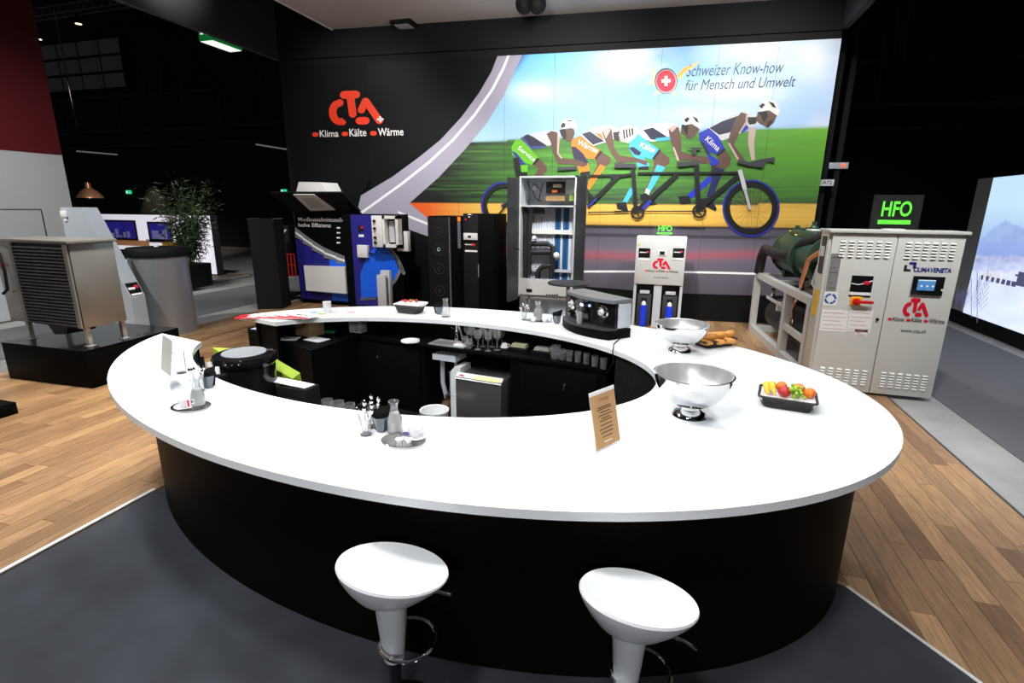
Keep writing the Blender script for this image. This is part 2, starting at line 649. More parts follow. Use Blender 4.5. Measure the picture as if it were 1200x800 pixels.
# overhead fascia frame and fabric canopy
fr = thing('overhead_frame', 'black hanging fascia frame above the mural wall', 'frame', (0, 0, 0))
FM = mat('fascia_black', (0.035, 0.035, 0.038), 0.5, noise=0.1, scale=3)
g = G(); g.box(-8.5, -8.4, 1.2, 10.3, 5.23, 6.9); g.obj('side_board', FM, fr, angle=0)
g = G(); g.box(2.5, 2.6, 1.2, 11.2, 5.23, 6.9); g.obj('side_board', FM, fr, angle=0)
g = G(); g.hexa([(-8.5, 10.28, 5.23), (2.6, 11.24, 5.23), (2.6, 11.34, 5.23), (-8.5, 10.38, 5.23)], [(-8.5, 10.28, 6.9), (2.6, 11.24, 6.9), (2.6, 11.34, 6.9), (-8.5, 10.38, 6.9)])
g.obj('rear_board', BLACKM, fr, angle=0)
cz = 5.75
ca, cb, cc = at(394, 37, cz), at(660, 14, cz), at(940, 0, cz)
can = thing('fabric_canopy', 'pale grey stretched fabric canopy over the bar', 'canopy', (0, 0, 0))
g = G()
g.hexa([(ca.x, ca.y, cz), (cc.x + 0.3, cc.y, cz), (cc.x + 0.3, 0.6, cz), (ca.x, 0.6, cz)], [(ca.x, ca.y, cz + .03), (cc.x + .3, cc.y, cz + .03), (cc.x + .3, 0.6, cz + .03), (ca.x, 0.6, cz + .03)])  # front part out of view, extended to bounce light into the bowls
g.obj('fabric', mat('canopy_fabric', srgb(190, 182, 178), 0.8, noise=0.15, scale=0.7), can, angle=0)
g = G()
g.tube([(ca.x, 0.6, cz), (ca.x, ca.y, cz)], 0.02, 6)
g.tube([(ca.x, ca.y, cz), (cc.x + .3, cc.y, cz)], 0.02, 6)
g.obj('edge_cord', PLASTIC, can)
for k in range(9):
    g = G()
    t = (k + 0.5) / 9
    px, py = ca.x + (cc.x - ca.x) * t, ca.y + (cc.y - ca.y) * t
    g.tube([(px, py, cz), (px + 0.03, py + 0.18, cz - 0.03)], 0.012, 6)
    g.obj('lacing_strap', BLACKM, can)

# ------------------------------------------------------------------ mural wall
MDIR = Vector((0.9963, 0.0863, 0)).normalized()
MROT = math.atan2(MDIR.y, MDIR.x)
MP0 = Vector((0.829, 11.05, 0)) + MDIR * (-8.39 - 0.829) / MDIR.x
MN = Vector((MDIR.y, -MDIR.x, 0))
MW, MH = 10.95, 5.08


def uv(x, y):                          # photo pixel -> metres along and up the mural wall
    d = ray(x, y)
    p = CPOS + d * ((MP0 - CPOS).dot(MN) / d.dot(MN))
    return ((p - MP0).dot(MDIR), p.z)


def upx(u, v):
    return proj(MP0 + MDIR * u + Vector((0, 0, v)))


def lerp(a, b, t):
    t = max(0, min(1, t))
    return tuple(x + (y - x) * t for x, y in zip(a, b))


def hash1(n):
    return (math.sin(n * 127.1) * 43758.5453) % 1.0


def vn(x, y):
    xi, yi = math.floor(x), math.floor(y)
    fx, fy = x - xi, y - yi
    fx, fy = fx * fx * (3 - 2 * fx), fy * fy * (3 - 2 * fy)
    h = lambda a, b: hash1(a * 1.0 + b * 57.0)
    return (h(xi, yi) * (1 - fx) + h(xi + 1, yi) * fx) * (1 - fy) + (h(xi, yi + 1) * (1 - fx) + h(xi + 1, yi + 1) * fx) * fy


def fbm(x, y):
    return vn(x, y) * .55 + vn(x * 2.1, y * 2.1) * .28 + vn(x * 4.3, y * 4.3) * .17


def print_col(u, v):
    x, y = upx(u, v)
    hz = 166 - (x - 560) * 0.042                       # top of the blurred meadow
    yel = 238 + (x - 560) * 0.004
    road = 264 + (x - 700) * 0.01
    bot = 360
    n = vn(x * 0.012 + 3, y * 0.55) * .6 + vn(x * .03, y * 1.1) * .4
    if y < hz:
        t = (y - 45) / (hz - 45)
        sky = lerp(srgb(78, 176, 236), srgb(168, 208, 240), t)
        sky = lerp(sky, srgb(130, 184, 240), (x - 640) / 220 * .7)
        c = fbm(x * .022, y * .045 + 7)
        cl = 0
        for cx, cy, rx, ry, s in ((625, 108, 34, 12, .9), (748, 62, 42, 26, 1.0), (860, 108, 70, 20, .75), (845, 135, 70, 18, .7), (970, 150, 24, 16, .9), (900, 55, 90, 22, .7), (965, 60, 60, 40, .9)):
            d = ((x - cx) / rx) ** 2 + ((y - cy) / ry) ** 2
            cl = max(cl, s * math.exp(-d) * (0.2 + 1.0 * c))
        sky = lerp(sky, (0.93, 0.95, 0.97), cl)
        sky = lerp(sky, (0.8, 0.87, 0.95), (x - 860) / 160 * 0.6)
        sky = lerp(sky, srgb(40, 70, 130), (596 - x - (y - 100) * .75) / 14)
        m_ = (y - hz + 5 * n) / 8 + 0.2
        return lerp(sky, srgb(96, 150, 80), m_) if y > hz - 7 else sky
    if y < yel:
        t = (y - hz) / (yel - hz)
        gr = lerp(srgb(92, 168, 52), srgb(60, 110, 46), n * 1.3)
        gr = lerp(gr, srgb(42, 52, 46), (t - .5) * 1.5 * (0.5 + n))
        gr = lerp(gr, srgb(120, 190, 60), max(0, (x - 840) / 90) * (1 - t) * n)
        gr = lerp(gr, srgb(16, 18, 18), (630 - x) / 120 + (630 - x) / 90 * (n - .45))
        return gr
    if y < road:
        t = (y - yel) / (road - yel)
        ye = lerp(srgb(206, 160, 62), srgb(232, 190, 92), n)
        ye = lerp(ye, srgb(222, 92, 34), (560 - x) / 60)
        ye = lerp(ye, srgb(150, 104, 40), (t - .75) * 2)
        return ye
    if y < bot:
        t = y - road
        base = lerp(srgb(74, 70, 84), srgb(108, 104, 118), t / 30)
        base = lerp(base, srgb(86, 82, 94), (t - 30) / 40)
        if t < 3:
            base = srgb(28, 26, 30)
        if 10 < t < 14:
            base = lerp(base, srgb(40, 38, 46), .7)
        r = math.exp(-((y - (300 + abs(x - 775) * -0.02)) / 5.0) ** 2) * (0.4 + .6 * n)
        base = lerp(base, srgb(190, 70, 84), r * .75)
        return base
    return srgb(4, 4, 5)


xw = thing('exhibition_wall', 'tall display wall, black logo side and tandem racing photo print', 'wall display', MP0, MROT)
g = G(); g.box(0, MW, 0.03, 0.16, 0, MH + 0.13); g.obj('carcass', BLACKM, xw, angle=0)
PRINT = mat('photo_print', rough=0.45, vcol=True)
BLK = mat('black_wall_panel', (0.005, 0.005, 0.0055), 0.55, noise=0.1, scale=2, spec=0.15)
npan = 11
pwid = MW / npan
for k in range(npan):
    u0, u1 = k * pwid, (k + 1) * pwid - 0.004
    g = G()
    if u1 < uv(455, 200)[0]:
        g.box(u0, u1, 0.0, 0.03, 0.0, MH)
        g.obj('wall_panel', BLK, xw, angle=0)
        continue
    lay = g.bm.loops.layers.float_color.new('Col')
    nu, nv = 26, 150
    V = [[g.bm.verts.new((u0 + (u1 - u0) * i / nu, 0.0, MH * j / nv)) for i in range(nu + 1)] for j in range(nv + 1)]
    cols = {}
    for j in range(nv):
        for i in range(nu):
            f = g.bm.faces.new((V[j][i], V[j][i + 1], V[j + 1][i + 1], V[j + 1][i]))
            for l in f.loops:
                key = (round(l.vert.co.x, 4), round(l.vert.co.z, 4))
                if key not in cols:
                    cols[key] = (*print_col(*key), 1)
                l[lay] = cols[key]
    # returns of the panel
    for a, b in (((u0, 0), (u1, 0)), ((u1, 0), (u1, MH)), ((u1, MH), (u0, MH)), ((u0, MH), (u0, 0))):
        f = g.bm.faces.new([g.bm.verts.new(p) for p in ((a[0], 0, a[1]), (b[0], 0, b[1]), (b[0], 0.03, b[1]), (a[0], 0.03, a[1]))])
        for l in f.loops:
            l[lay] = (0.1, 0.1, 0.1, 1)
    g.obj('mural_panel', PRINT, xw, angle=0, fix=False)


def pflat(name, mt, polys, off, parent=xw, th=0.0015, label=None):
    g = G()
    for P in polys:
        g.plate(P, -off, -off - th)
    return g.obj(name, mt, parent, angle=0, label=label)


UV = lambda P: [uv(*p) for p in P]
# black field left of the road band
ROADL = [(583, 62), (576, 84), (562, 108), (541, 137), (516, 164), (490, 185), (460, 207), (423, 229)]
ROADR = [(612, 61), (604, 82), (590, 113), (569, 146), (545, 175), (515, 207), (480, 238)]
u400 = pwid * math.floor(uv(455, 200)[0] / pwid)
bpath = [uv(*p) for p in ROADL + [(423, 252), (460, 262), (503, 276), (560, 300), (600, 316), (640, 331), (690, 336), (780, 343), (880, 346), (975, 348)]]
bpath[0] = (bpath[0][0], MH - .001)
strips = []
for (ua, va), (ub_, vb) in zip(bpath[:9], bpath[1:9]):
    strips.append([(u400, va), (ua, va), (ub_, vb), (u400, vb)])
ue, ve = bpath[8]
strips.append([(u400, ve), (ue, ve), (ue, 0.02), (u400, 0.02)])
pflat('black_print_field', BLK, strips, 0.0)
strips = []
for (ua, va), (ub_, vb) in zip(bpath[8:], bpath[9:]):
    strips.append([(ua, va), (min(ub_, MW), vb), (min(ub_, MW), 0.02), (ua, 0.02)])
pflat('black_print_field', BLK, strips, 0.0)
BAND = mat('road_band_grey', srgb(158, 154, 172), 0.5, noise=0.04, scale=3)
band = [uv(*p) for p in ROADL] + [uv(*p) for p in [(418, 251), (460, 262), (502, 277), (503, 257), (480, 238)]] + [uv(*p) for p in ROADR[::-1][1:]]
band = [(u, min(v, MH - .001)) for u, v in band]
pflat('road_band', BAND, [band], 0.003)
LW = mat('road_line_white', (0.85, 0.85, 0.87), 0.5, noise=0.01)
mid = [(596, 63), (590, 80), (577, 105), (556, 135), (531, 164), (503, 190), (470, 216), (424, 249)]
pl_ = []
for a, b in zip(mid, mid[1:]):
    (u0, v0), (u1, v1) = uv(*a), uv(*b)
    d = Vector((u1 - u0, v1 - v0)).normalized() * 0.03
    nq = Vector((-d.y, d.x)) * 0.9
    pl_.append([(u0 + nq.x, min(v0 + nq.y, MH)), (u0 - nq.x, min(v0 - nq.y, MH)), (u1 - nq.x + d.x * .2, v1 - nq.y + d.y * .2), (u1 + nq.x + d.x * .2, v1 + nq.y + d.y * .2)])
pflat('road_line', LW, pl_, 0.006)
pflat('road_line', LW, [UV([(466, 247), (467, 250), (502, 264), (502, 261)])], 0.006)
# edge line of the asphalt in the photo print
lines = []
for x0 in range(560, 900, 20):
    f = lambda x: 316 + (x - 686) * .012 + ((x - 780) / 100) ** 2 * 1.0 if x > 640 else 315 - (640 - x) * .16
    lines.append(UV([(x0, f(x0)), (x0, f(x0) + 2.4), (x0 + 20, f(x0 + 20) + 2.4), (x0 + 20, f(x0 + 20))]))
pflat('road_line', LW, lines, 0.001)
# emblem and words on the black side
a, b = uv(387, 147), uv(447.5, 105)
c0, c1 = uv(366, 161), uv(473, 153)
logo(xw, a[0], b[0], a[1], b[1], 0.0, REDW, 0.012, (c0[0], c1[0], c0[1], c0[1] + 0.14), WTEXT, WTEXT)

# --- riders of the print, traced in the print's own plane
A_ = lambda P: [(560 + x / 5.333, 110 + y / 5.333) for x, y in P]
B_ = lambda P: [(720 + x / 4.443, 100 + y / 4.443) for x, y in P]
SK, SKD, SKL = srgb(96, 70, 60), srgb(52, 38, 36), srgb(190, 170, 160)
WJ, NV, HELM, KK = srgb(206, 208, 214), srgb(34, 38, 66), srgb(226, 224, 222), srgb(20, 20, 24)
PK = srgb


def figure(name, layers, off, label=None):
    g = G()
    g.bm.faces.ensure_lookup_table()
    for k, (col, P) in enumerate(layers):
        n0 = len(g.bm.faces)
        q = [uv(*p) for p in P]
        o_ = off + k * 0.00025
        f = g.bm.faces.new([g.bm.verts.new((u, -o_, v)) for u, v in q])
        g.bm.normal_update()
        if f.normal.y > 0:
            f.normal_flip()
        if g.cl is None:
            g.cl = g.bm.loops.layers.float_color.new('Col')
        for l in f.loops:
            l[g.cl] = (*col, 1)
    bmesh.ops.triangulate(g.bm, faces=g.bm.faces[:])
    return g.obj(name, PRINT, xw, angle=0, label=label, fix=False)


def circ(cx, cy, r, ry=None, n=28):
    return [(cx + r * math.cos(2 * PI * k / n), cy + (ry or r) * math.sin(2 * PI * k / n)) for k in range(n)]


def annul(cx, cy, r0, r1, n=36):
    out = []
    for k in range(n):
        a, b = 2 * PI * k / n, 2 * PI * (k + 1) / n
        out.append([(cx + r1 * math.cos(a), cy + r1 * math.sin(a)), (cx + r1 * math.cos(b), cy + r1 * math.sin(b)), (cx + r0 * math.cos(b), cy + r0 * math.sin(b)), (cx + r0 * math.cos(a), cy + r0 * math.sin(a))])
    return out


def ln(p, q, wd):
    d = Vector((q[0] - p[0], q[1] - p[1])).normalized() * wd / 2
    return [(p[0] - d.y, p[1] + d.x), (q[0] - d.y, q[1] + d.x), (q[0] + d.y, q[1] - d.x), (p[0] + d.y, p[1] - d.x)]


BL = srgb(36, 48, 150)
bike = []
for P in annul(880, 244, 24.5, 31.5): bike.append((KK, P))
for P in annul(880, 244, 31.5, 33.5): bike.append((BL, P))
for P in annul(591, 240, 20, 25): bike.append((KK, P))
for P in annul(591, 240, 25, 27): bike.append((BL, P))
for k in range(20):
    a = 2 * PI * k / 20
    bike.append((srgb(150, 120, 70), ln((880 + 3 * math.cos(a), 244 + 3 * math.sin(a)), (880 + 24 * math.cos(a), 244 + 24 * math.sin(a)), 0.35)))
for p, q, wd, col in (((120, 458), (640, 455), 12, KK), ((95, 415), (112, 655), 22, KK), ((425, 395), (437, 655), 24, KK),
                      ((130, 640), (325, 465), 24, KK), ((440, 640), (645, 470), 24, KK), ((0, 655), (440, 655), 6, KK),
                      ((-20, 480), (110, 460), 14, KK), ((140, 650), (190, 600), 16, BL)):
    bike.append((col, ln(*B_([p, q]), wd / 4.443)))
bike.append((srgb(190, 190, 196), ln(*B_([(650, 440), (678, 545)]), 5)))
bike.append((srgb(170, 170, 178), ln(*B_([(676, 540), (704, 645)]), 3.4)))
for p, q, wd, col in (((690, 700), (880, 512), 26, KK), ((690, 705), (740, 655), 12, BL), ((690, 512), (975, 506), 12, KK), ((690, 740), (940, 736), 8, KK),
                      ((240, 400), (258, 512), 34, KK), ((150, 700), (195, 680), 16, NV), ((135, 750), (185, 690), 10, KK)):
    bike.append((col, ln(*A_([p, q]), wd / 5.333)))
for cx, cy, r in ((747, 249, 8), (819, 247.5, 8.3)):
    for P in annul(cx, cy, r * .72, r, 20): bike.append((KK, P))
    for k in range(5):
        bike.append((KK, ln((cx, cy), (cx + r * math.cos(k * 1.257), cy + r * math.sin(k * 1.257)), 1.4)))
for P in (B_([(640, 385), (700, 400), (760, 385), (830, 375), (832, 400), (790, 395), (770, 430), (740, 425), (700, 420), (640, 405)]),
          B_([(320, 400), (430, 395), (440, 415), (330, 425)]), B_([(0, 405), (110, 410), (110, 430), (0, 430)]),
          A_([(500, 460), (620, 455), (620, 472), (500, 480)]), B_([(375, 325), (455, 325), (450, 335), (425, 338), (425, 360), (405, 360), (405, 336)])):
    bike.append((srgb(60, 60, 66), P))
figure('tandem_bicycle_print', bike, 0.002, 'long four-seat racing bicycle printed on the mural')

GRN, ORG, CYN, BLU = srgb(104, 190, 40), srgb(236, 128, 34), srgb(70, 172, 220), srgb(30, 50, 176)
r1 = [(SKD, A_([(560, 265), (590, 265), (580, 300), (520, 280)])),
      (SK, A_([(385, 405), (430, 450), (432, 480), (400, 513), (350, 513), (378, 470), (350, 440)])),
      (GRN, A_([(268, 445), (312, 445), (310, 513), (272, 513)])), (KK, A_([(270, 488), (310, 488), (310, 513), (270, 513)])),
      (WJ, A_([(265, 280), (330, 250), (430, 228), (500, 230), (525, 260), (460, 320), (400, 335), (330, 345), (280, 310)])),
      (NV, A_([(270, 275), (310, 252), (345, 268), (430, 322), (350, 335), (305, 322)])), (srgb(70, 74, 150), A_([(265, 280), (285, 268), (330, 330), (440, 322), (400, 340), (320, 345)])),
      (GRN, A_([(265, 280), (300, 310), (385, 405), (350, 445), (290, 430), (270, 440), (215, 380), (210, 330), (235, 290)])),
      (srgb(46, 60, 140), A_([(210, 355), (240, 368), (300, 440), (262, 445)])), (KK, A_([(372, 398), (388, 406), (352, 447), (340, 440)])),
      (SK, A_([(430, 250), (460, 232), (495, 240), (512, 280), (505, 370), (530, 400), (620, 410), (690, 440), (660, 458), (590, 440), (500, 438), (470, 370), (455, 300)])),
      (SKL, A_([(497, 250), (512, 280), (505, 370), (530, 402), (520, 406), (495, 372)])),
      (SK, A_([(510, 225), (600, 212), (606, 250), (582, 300), (550, 285), (530, 262)])), (KK, A_([(510, 225), (545, 215), (555, 260), (545, 285), (520, 260)])),
      (HELM, A_([(513, 200), (530, 168), (570, 150), (605, 165), (620, 200), (612, 225), (575, 208), (548, 218), (520, 222)])),
      (KK, A_([(518, 200), (530, 180), (548, 185), (545, 205), (525, 215)])), (KK, A_([(560, 165), (590, 165), (585, 172), (560, 172)]))]
r2 = [(WJ, A_([(640, 255), (740, 205), (830, 198), (885, 225), (875, 270), (800, 302), (720, 325), (680, 295)])),
      (NV, A_([(650, 250), (700, 235), (790, 295), (720, 318), (690, 290)])), (ORG, A_([(730, 240), (770, 250), (790, 290), (770, 280)])),
      (SK, A_([(775, 362), (832, 400), (825, 432), (780, 470), (690, 600), (684, 560), (745, 450), (735, 405)])),
      (ORG, A_([(765, 440), (800, 455), (696, 600), (684, 590), (690, 550)])), (KK, A_([(684, 600), (720, 640), (740, 690), (690, 690)])),
      (ORG, A_([(585, 290), (640, 260), (700, 310), (775, 360), (740, 408), (660, 400), (690, 430), (700, 490), (640, 505), (620, 440), (585, 350)])),
      (NV, A_([(583, 330), (610, 330), (660, 375), (692, 430), (640, 455), (600, 400)])), (KK, A_([(640, 490), (700, 482), (700, 505), (640, 512)])), (KK, A_([(765, 352), (778, 362), (742, 410), (728, 402)])),
      (SK, A_([(775, 240), (800, 215), (835, 220), (842, 260), (850, 330), (885, 385), (970, 395), (1060, 420), (1055, 448), (980, 422), (880, 432), (838, 380), (795, 290)])),
      (SKL, A_([(780, 232), (805, 214), (830, 225), (800, 280)])), (SKD, A_([(845, 240), (890, 235), (880, 300), (850, 285)])),
      (HELM, A_([(880, 255), (900, 212), (950, 195), (992, 205), (1002, 235), (985, 270), (940, 308), (895, 295)]))] + \
     [(KK, A_([(905 + 18 * k, 225 - 3 * k), (915 + 18 * k, 222 - 3 * k), (922 + 17 * k, 280 - 8 * k), (912 + 17 * k, 284 - 8 * k)])) for k in range(4)]
r3 = [(WJ, B_([(110, 250), (190, 200), (280, 190), (345, 215), (325, 272), (260, 287), (190, 293), (140, 272)])),
      (NV, B_([(150, 232), (200, 220), (275, 268), (240, 285), (190, 282)])), (CYN, B_([(215, 275), (300, 265), (290, 285), (220, 292)])),
      (SK, B_([(240, 340), (288, 382), (286, 406), (250, 430), (185, 565), (158, 560), (205, 430), (205, 385)])),
      (CYN, B_([(222, 412), (265, 425), (182, 562), (160, 560)])), (srgb(210, 220, 230), B_([(165, 535), (185, 545), (180, 570), (158, 565)])),
      (KK, B_([(132, 570), (165, 560), (200, 590), (222, 620), (190, 625), (140, 600)])), (CYN, B_([(80, 535), (110, 540), (60, 620), (40, 610)])), (KK, B_([(10, 615), (60, 605), (72, 655), (15, 645)])),
      (CYN, B_([(80, 290), (120, 250), (170, 290), (242, 340), (205, 388), (150, 376), (182, 410), (176, 436), (125, 436), (108, 380), (75, 330)])),
      (NV, B_([(75, 325), (100, 320), (140, 350), (130, 365), (105, 360)])), (KK, B_([(125, 425), (178, 420), (178, 438), (125, 440)])), (KK, B_([(232, 333), (242, 340), (207, 388), (196, 382)])),
      (SK, B_([(280, 225), (310, 205), (335, 220), (345, 270), (350, 345), (400, 362), (480, 370), (505, 400), (462, 408), (400, 388), (328, 392), (303, 320), (288, 270)])),
      (SKL, B_([(280, 225), (310, 205), (328, 215), (300, 245)])), (SKL, B_([(303, 320), (312, 322), (338, 390), (326, 392)])),
      (SK, B_([(350, 205), (400, 200), (442, 228), (422, 262), (392, 282), (370, 262), (345, 245)])), (KK, B_([(350, 205), (385, 205), (380, 262), (360, 235)])),
      (HELM, B_([(358, 195), (372, 160), (410, 147), (440, 165), (457, 205), (446, 228), (405, 200), (365, 208)])), (KK, B_([(362, 180), (380, 165), (392, 175), (375, 195)])), (KK, B_([(405, 160), (430, 172), (440, 195), (425, 190)]))]
r4 = [(SKL, B_([(700, 220), (738, 220), (727, 300), (732, 388), (712, 390), (695, 300)])),
      (WJ, B_([(490, 225), (580, 165), (680, 138), (765, 165), (748, 205), (690, 222), (640, 258), (560, 288), (520, 258)])),
      (NV, B_([(495, 222), (560, 188), (640, 160), (650, 200), (600, 245), (545, 258)])), (KK, B_([(690, 165), (750, 165), (735, 200), (700, 205)])), (BLU, B_([(655, 232), (690, 205), (700, 222), (665, 250)])),
      (BLU, B_([(480, 350), (550, 395), (552, 416), (500, 416)])), (SKD, B_([(505, 416), (548, 416), (520, 470), (500, 480)])), (BLU, B_([(495, 470), (515, 490), (400, 590), (380, 570)])), (KK, B_([(330, 578), (390, 575), (402, 615), (345, 620)])),
      (SK, B_([(575, 335), (608, 380), (602, 412), (560, 450), (515, 575), (478, 582), (528, 430), (545, 400), (535, 365)])),
      (srgb(28, 34, 80), B_([(528, 425), (572, 437), (512, 575), (478, 582)])), (KK, B_([(440, 590), (500, 585), (532, 640), (528, 655), (450, 620)])),
      (BLU, B_([(440, 250), (490, 222), (540, 265), (578, 335), (535, 368), (515, 350), (480, 352), (445, 290)])), (NV, B_([(442, 285), (470, 300), (500, 360), (478, 352)])), (KK, B_([(568, 328), (580, 336), (538, 370), (530, 362)])),
      (SK, B_([(630, 175), (660, 140), (692, 150), (696, 190), (645, 262), (622, 310), (680, 390), (722, 420), (690, 428), (640, 388), (588, 302), (608, 230)])),
      (SKL, B_([(588, 300), (600, 300), (650, 385), (640, 390)])), (SKL, B_([(685, 150), (694, 155), (694, 190), (650, 255), (645, 250), (682, 190)])),
      (SK, B_([(745, 140), (800, 128), (846, 155), (832, 190), (798, 222), (770, 205), (735, 185)])), (KK, B_([(745, 140), (790, 132), (800, 160), (778, 195), (765, 165)])), (SKD, B_([(795, 190), (825, 180), (815, 205), (795, 222)])),
      (HELM, B_([(748, 125), (768, 85), (805, 72), (842, 90), (862, 135), (850, 160), (805, 130), (757, 138)])), (KK, B_([(752, 108), (772, 92), (784, 102), (765, 122)])), (KK, B_([(800, 84), (828, 92), (842, 120), (822, 112)]))]
for nm, L, lab in (('cyclist_print', r1, 'printed rider in green shorts'), ('cyclist_print', r2, 'printed rider in orange shorts'),
                   ('cyclist_print', r3, 'printed rider in light blue shorts'), ('cyclist_print', r4, 'printed rider in dark blue shorts leading')):
    figure(nm, L, 0.006, lab)
for wrd, p, q, h in (('Service', A_([(248, 345)])[0], A_([(350, 425)])[0], 4.6), ('W\u00e4rme', A_([(620, 315)])[0], A_([(742, 372)])[0], 5.4),
                     ('K\u00e4lte', B_([(130, 322)])[0], B_([(205, 352)])[0], 5.6), ('Klima', B_([(470, 285)])[0], B_([(535, 345)])[0], 5.4)):
    a, b = Vector(uv(*p)), Vector(uv(*q))
    L = (b - a).length
    hh = h * 0.0185
    ang = math.atan2(b.y - a.y, b.x - a.x)
    M_ = Matrix.Translation((a.x, -0.014, a.y)) @ Matrix.Rotation(-ang, 4, 'Y')
    text('shorts_lettering', wrd, 0, L, 0, hh, 0, WTEXT, xw, bold=0.005, M=M_)
# round badge with cross and wings of flame, and the slogan
cx, cy = 780.5, 95
badge = [(srgb(226, 190, 120), [(792, 90), (803, 80), (822, 70), (812, 80), (804, 84), (796, 94)]), (srgb(236, 170, 60), [(793, 88), (802, 79), (812, 76), (802, 84), (796, 90)]),
         (srgb(214, 196, 168), [(769, 84), (762, 80), (766, 90), (756, 99), (766, 98), (768, 102)]), (srgb(226, 206, 170), [(770, 104), (766, 112), (775, 109)]), (srgb(226, 206, 170), [(786, 108), (790, 114), (792, 106)]),
         (srgb(70, 70, 76), circ(cx, cy, 13.4, 15.2)), (srgb(176, 176, 184), circ(cx + .3, cy + .6, 12.4, 14)), (srgb(190, 40, 66), circ(cx, cy, 11.2, 12.8)),
         ((.92, .92, .92), [(cx - 5.4, cy - 1.9), (cx + 5.4, cy - 2.3), (cx + 5.4, cy + 1.5), (cx - 5.4, cy + 1.9)]), ((.92, .92, .92), [(cx - 1.8, cy - 5.8), (cx + 1.8, cy - 5.9), (cx + 1.8, cy + 5.6), (cx - 1.8, cy + 5.8)])]
figure('badge_print', badge, 0.004, 'round red badge with white cross and gold flames')
SLOG = mat('slogan_grey', srgb(58, 64, 86), 0.5, noise=0.01)
a, b = uv(804, 90), uv(918, 84)
text('slogan_line', 'Schweizer Know-how', a[0], b[0], a[1], a[1] + 0.2, -0.003, SLOG, xw, shear=0.25)
a, b = uv(803, 104), uv(932, 98)
text('slogan_line', 'f\u00fcr Mensch und Umwelt', a[0], b[0], a[1] - .03, a[1] + 0.15, -0.003, SLOG, xw, shear=0.25)

# ------------------------------------------------------------------ bar counter
HC = 1.045
N = 140
oa, ob, ia, ib = -163.4, 170.7, -157.0, 161.6
outer = [ell(OC, OA, OB, OT, oa + (ob - oa) * k / N) for k in range(N + 1)]
inner = [ell(IC, IA, IB, IT, ia + (ib - ia) * k / N) for k in range(N + 1)]
bar = thing('bar_counter', 'oval white-topped bar counter with a black curved front', 'bar counter', (OC.x, OC.y, 0))
sh = lambda L: [(x - OC.x, y - OC.y) for x, y in L]
g = G(); g.ring(sh(outer), sh(inner), HC - 0.042, HC); g.obj('countertop', WHITE, bar)
bo = [ell(OC, 2.77, 1.71, OT, -158 + 326 * k / N) for k in range(N + 1)]
bi = [ell(OC, 2.73, 1.67, OT, -158 + 326 * k / N) for k in range(N + 1)]
g = G(); g.ring(sh(bo), sh(bi), 0.007, HC - 0.042); g.obj('front_panel', BLACK, bar)
io = [ell(IC, IA + .06, IB + .08, IT, ia + (40 - ia) * k / N) for k in range(N + 1)]
ii = [ell(IC, IA + .03, IB + .05, IT, ia + (40 - ia) * k / N) for k in range(N + 1)]
INW = mat('inner_wall_black', (0.012, 0.012, 0.013), 0.3, noise=0.5, scale=60, bump=0.6)
g = G(); g.ring(sh(io), sh(ii), 0.007, HC - 0.042); g.obj('inner_panel', INW, bar)
for ang_o, ang_i in ((oa + 3, ia + 1), (ob - 4, ib - 1)):
    p = Vector(ell(OC, 2.77, 1.71, OT, max(-158, min(168, ang_o)))) - OC
    q = Vector(ell(IC, IA + .03, IB + .05, IT, ang_i)) - OC
    d = (q - p).normalized()
    nq = Vector((-d.y, d.x)) * 0.02
    g = G()
    g.prism([tuple(p + nq), tuple(q + nq), tuple(q - nq), tuple(p - nq)], 0, HC - 0.042)
    g.obj('end_panel', BLACK, bar, angle=0)

# ------------------------------------------------------------------ heat pump on its plinth (left)
p0, p1 = at(13.8, 443.5, 0), at(109, 455.5, 0)
pr = at(167, 394, 0.48)
hp = thing('display_plinth', 'low black plinth under the steel heat pump', 'plinth', (p1.x, p1.y, 0), math.atan2(p1.y - p0.y, p1.x - p0.x))
PW, PD = 1.42, 1.3
g = G(); g.box(-PW, 0, 0, PD, 0, 0.48, 0.006); g.obj('plinth_body', BLACK, hp)
g = G(); g.box(-PW - .004, .004, -.004, PD + .004, 0.48, 0.486); g.obj('plinth_top', BLACKG, hp, angle=0)
# the steel unit stands turned on the plinth
ZP = 0.486
fl, fm_, fr_ = at(25, 397, ZP), at(104, 407, ZP), at(135, 398, ZP)
un = thing('heat_pump', 'brushed steel outdoor heat pump with slatted grille on a plinth', 'heat pump', (fm_.x, fm_.y, ZP), math.atan2(fm_.y - fl.y, fm_.x - fl.x))
UW, UD, Z0, Z1 = 1.40, 0.52, 0.24, 1.26
g = G(); g.box(-UW + .02, 0, 0, UD, Z0, Z1, 0.008); g.obj('casing', mat('casing_steel', (.33, .32, .31), .3, .6, noise=.1, scale=20, stretch=(1, 1, 8)), un)
g = G(); g.box(-UW - .02, 0.03, -.035, UD + .03, Z1, Z1 + 0.035, 0.006); g.obj('lid', MATS['casing_steel'], un)
gx0, gx1 = -0.98, -0.07
g = G(); g.box(gx0 - .06, gx1 + .06, -0.012, 0, Z0 + 0.0, Z1 - .01)
g.obj('grille_backing', mat('grille_dark', (0.02, 0.02, 0.02), 0.6, noise=.1), un, angle=0)
for s in (gx0 - .06, gx1):
    g = G(); g.box(s, s + .06, -0.03, -0.012, Z0, Z1 - .01); g.obj('grille_frame', STEELD, un, angle=0)
sl = G(); sl.hexa([(gx0, -.034, 0), (gx1, -.034, 0), (gx1, -.012, .006), (gx0, -.012, .006)], [(gx0, -.034, .012), (gx1, -.034, .012), (gx1, -.012, .02), (gx0, -.012, .02)])
slm = sl.mesh('slat', 0); slm.materials.append(mat('slat_grey', (0.16, 0.16, 0.165), 0.4, 0.6, noise=.05))
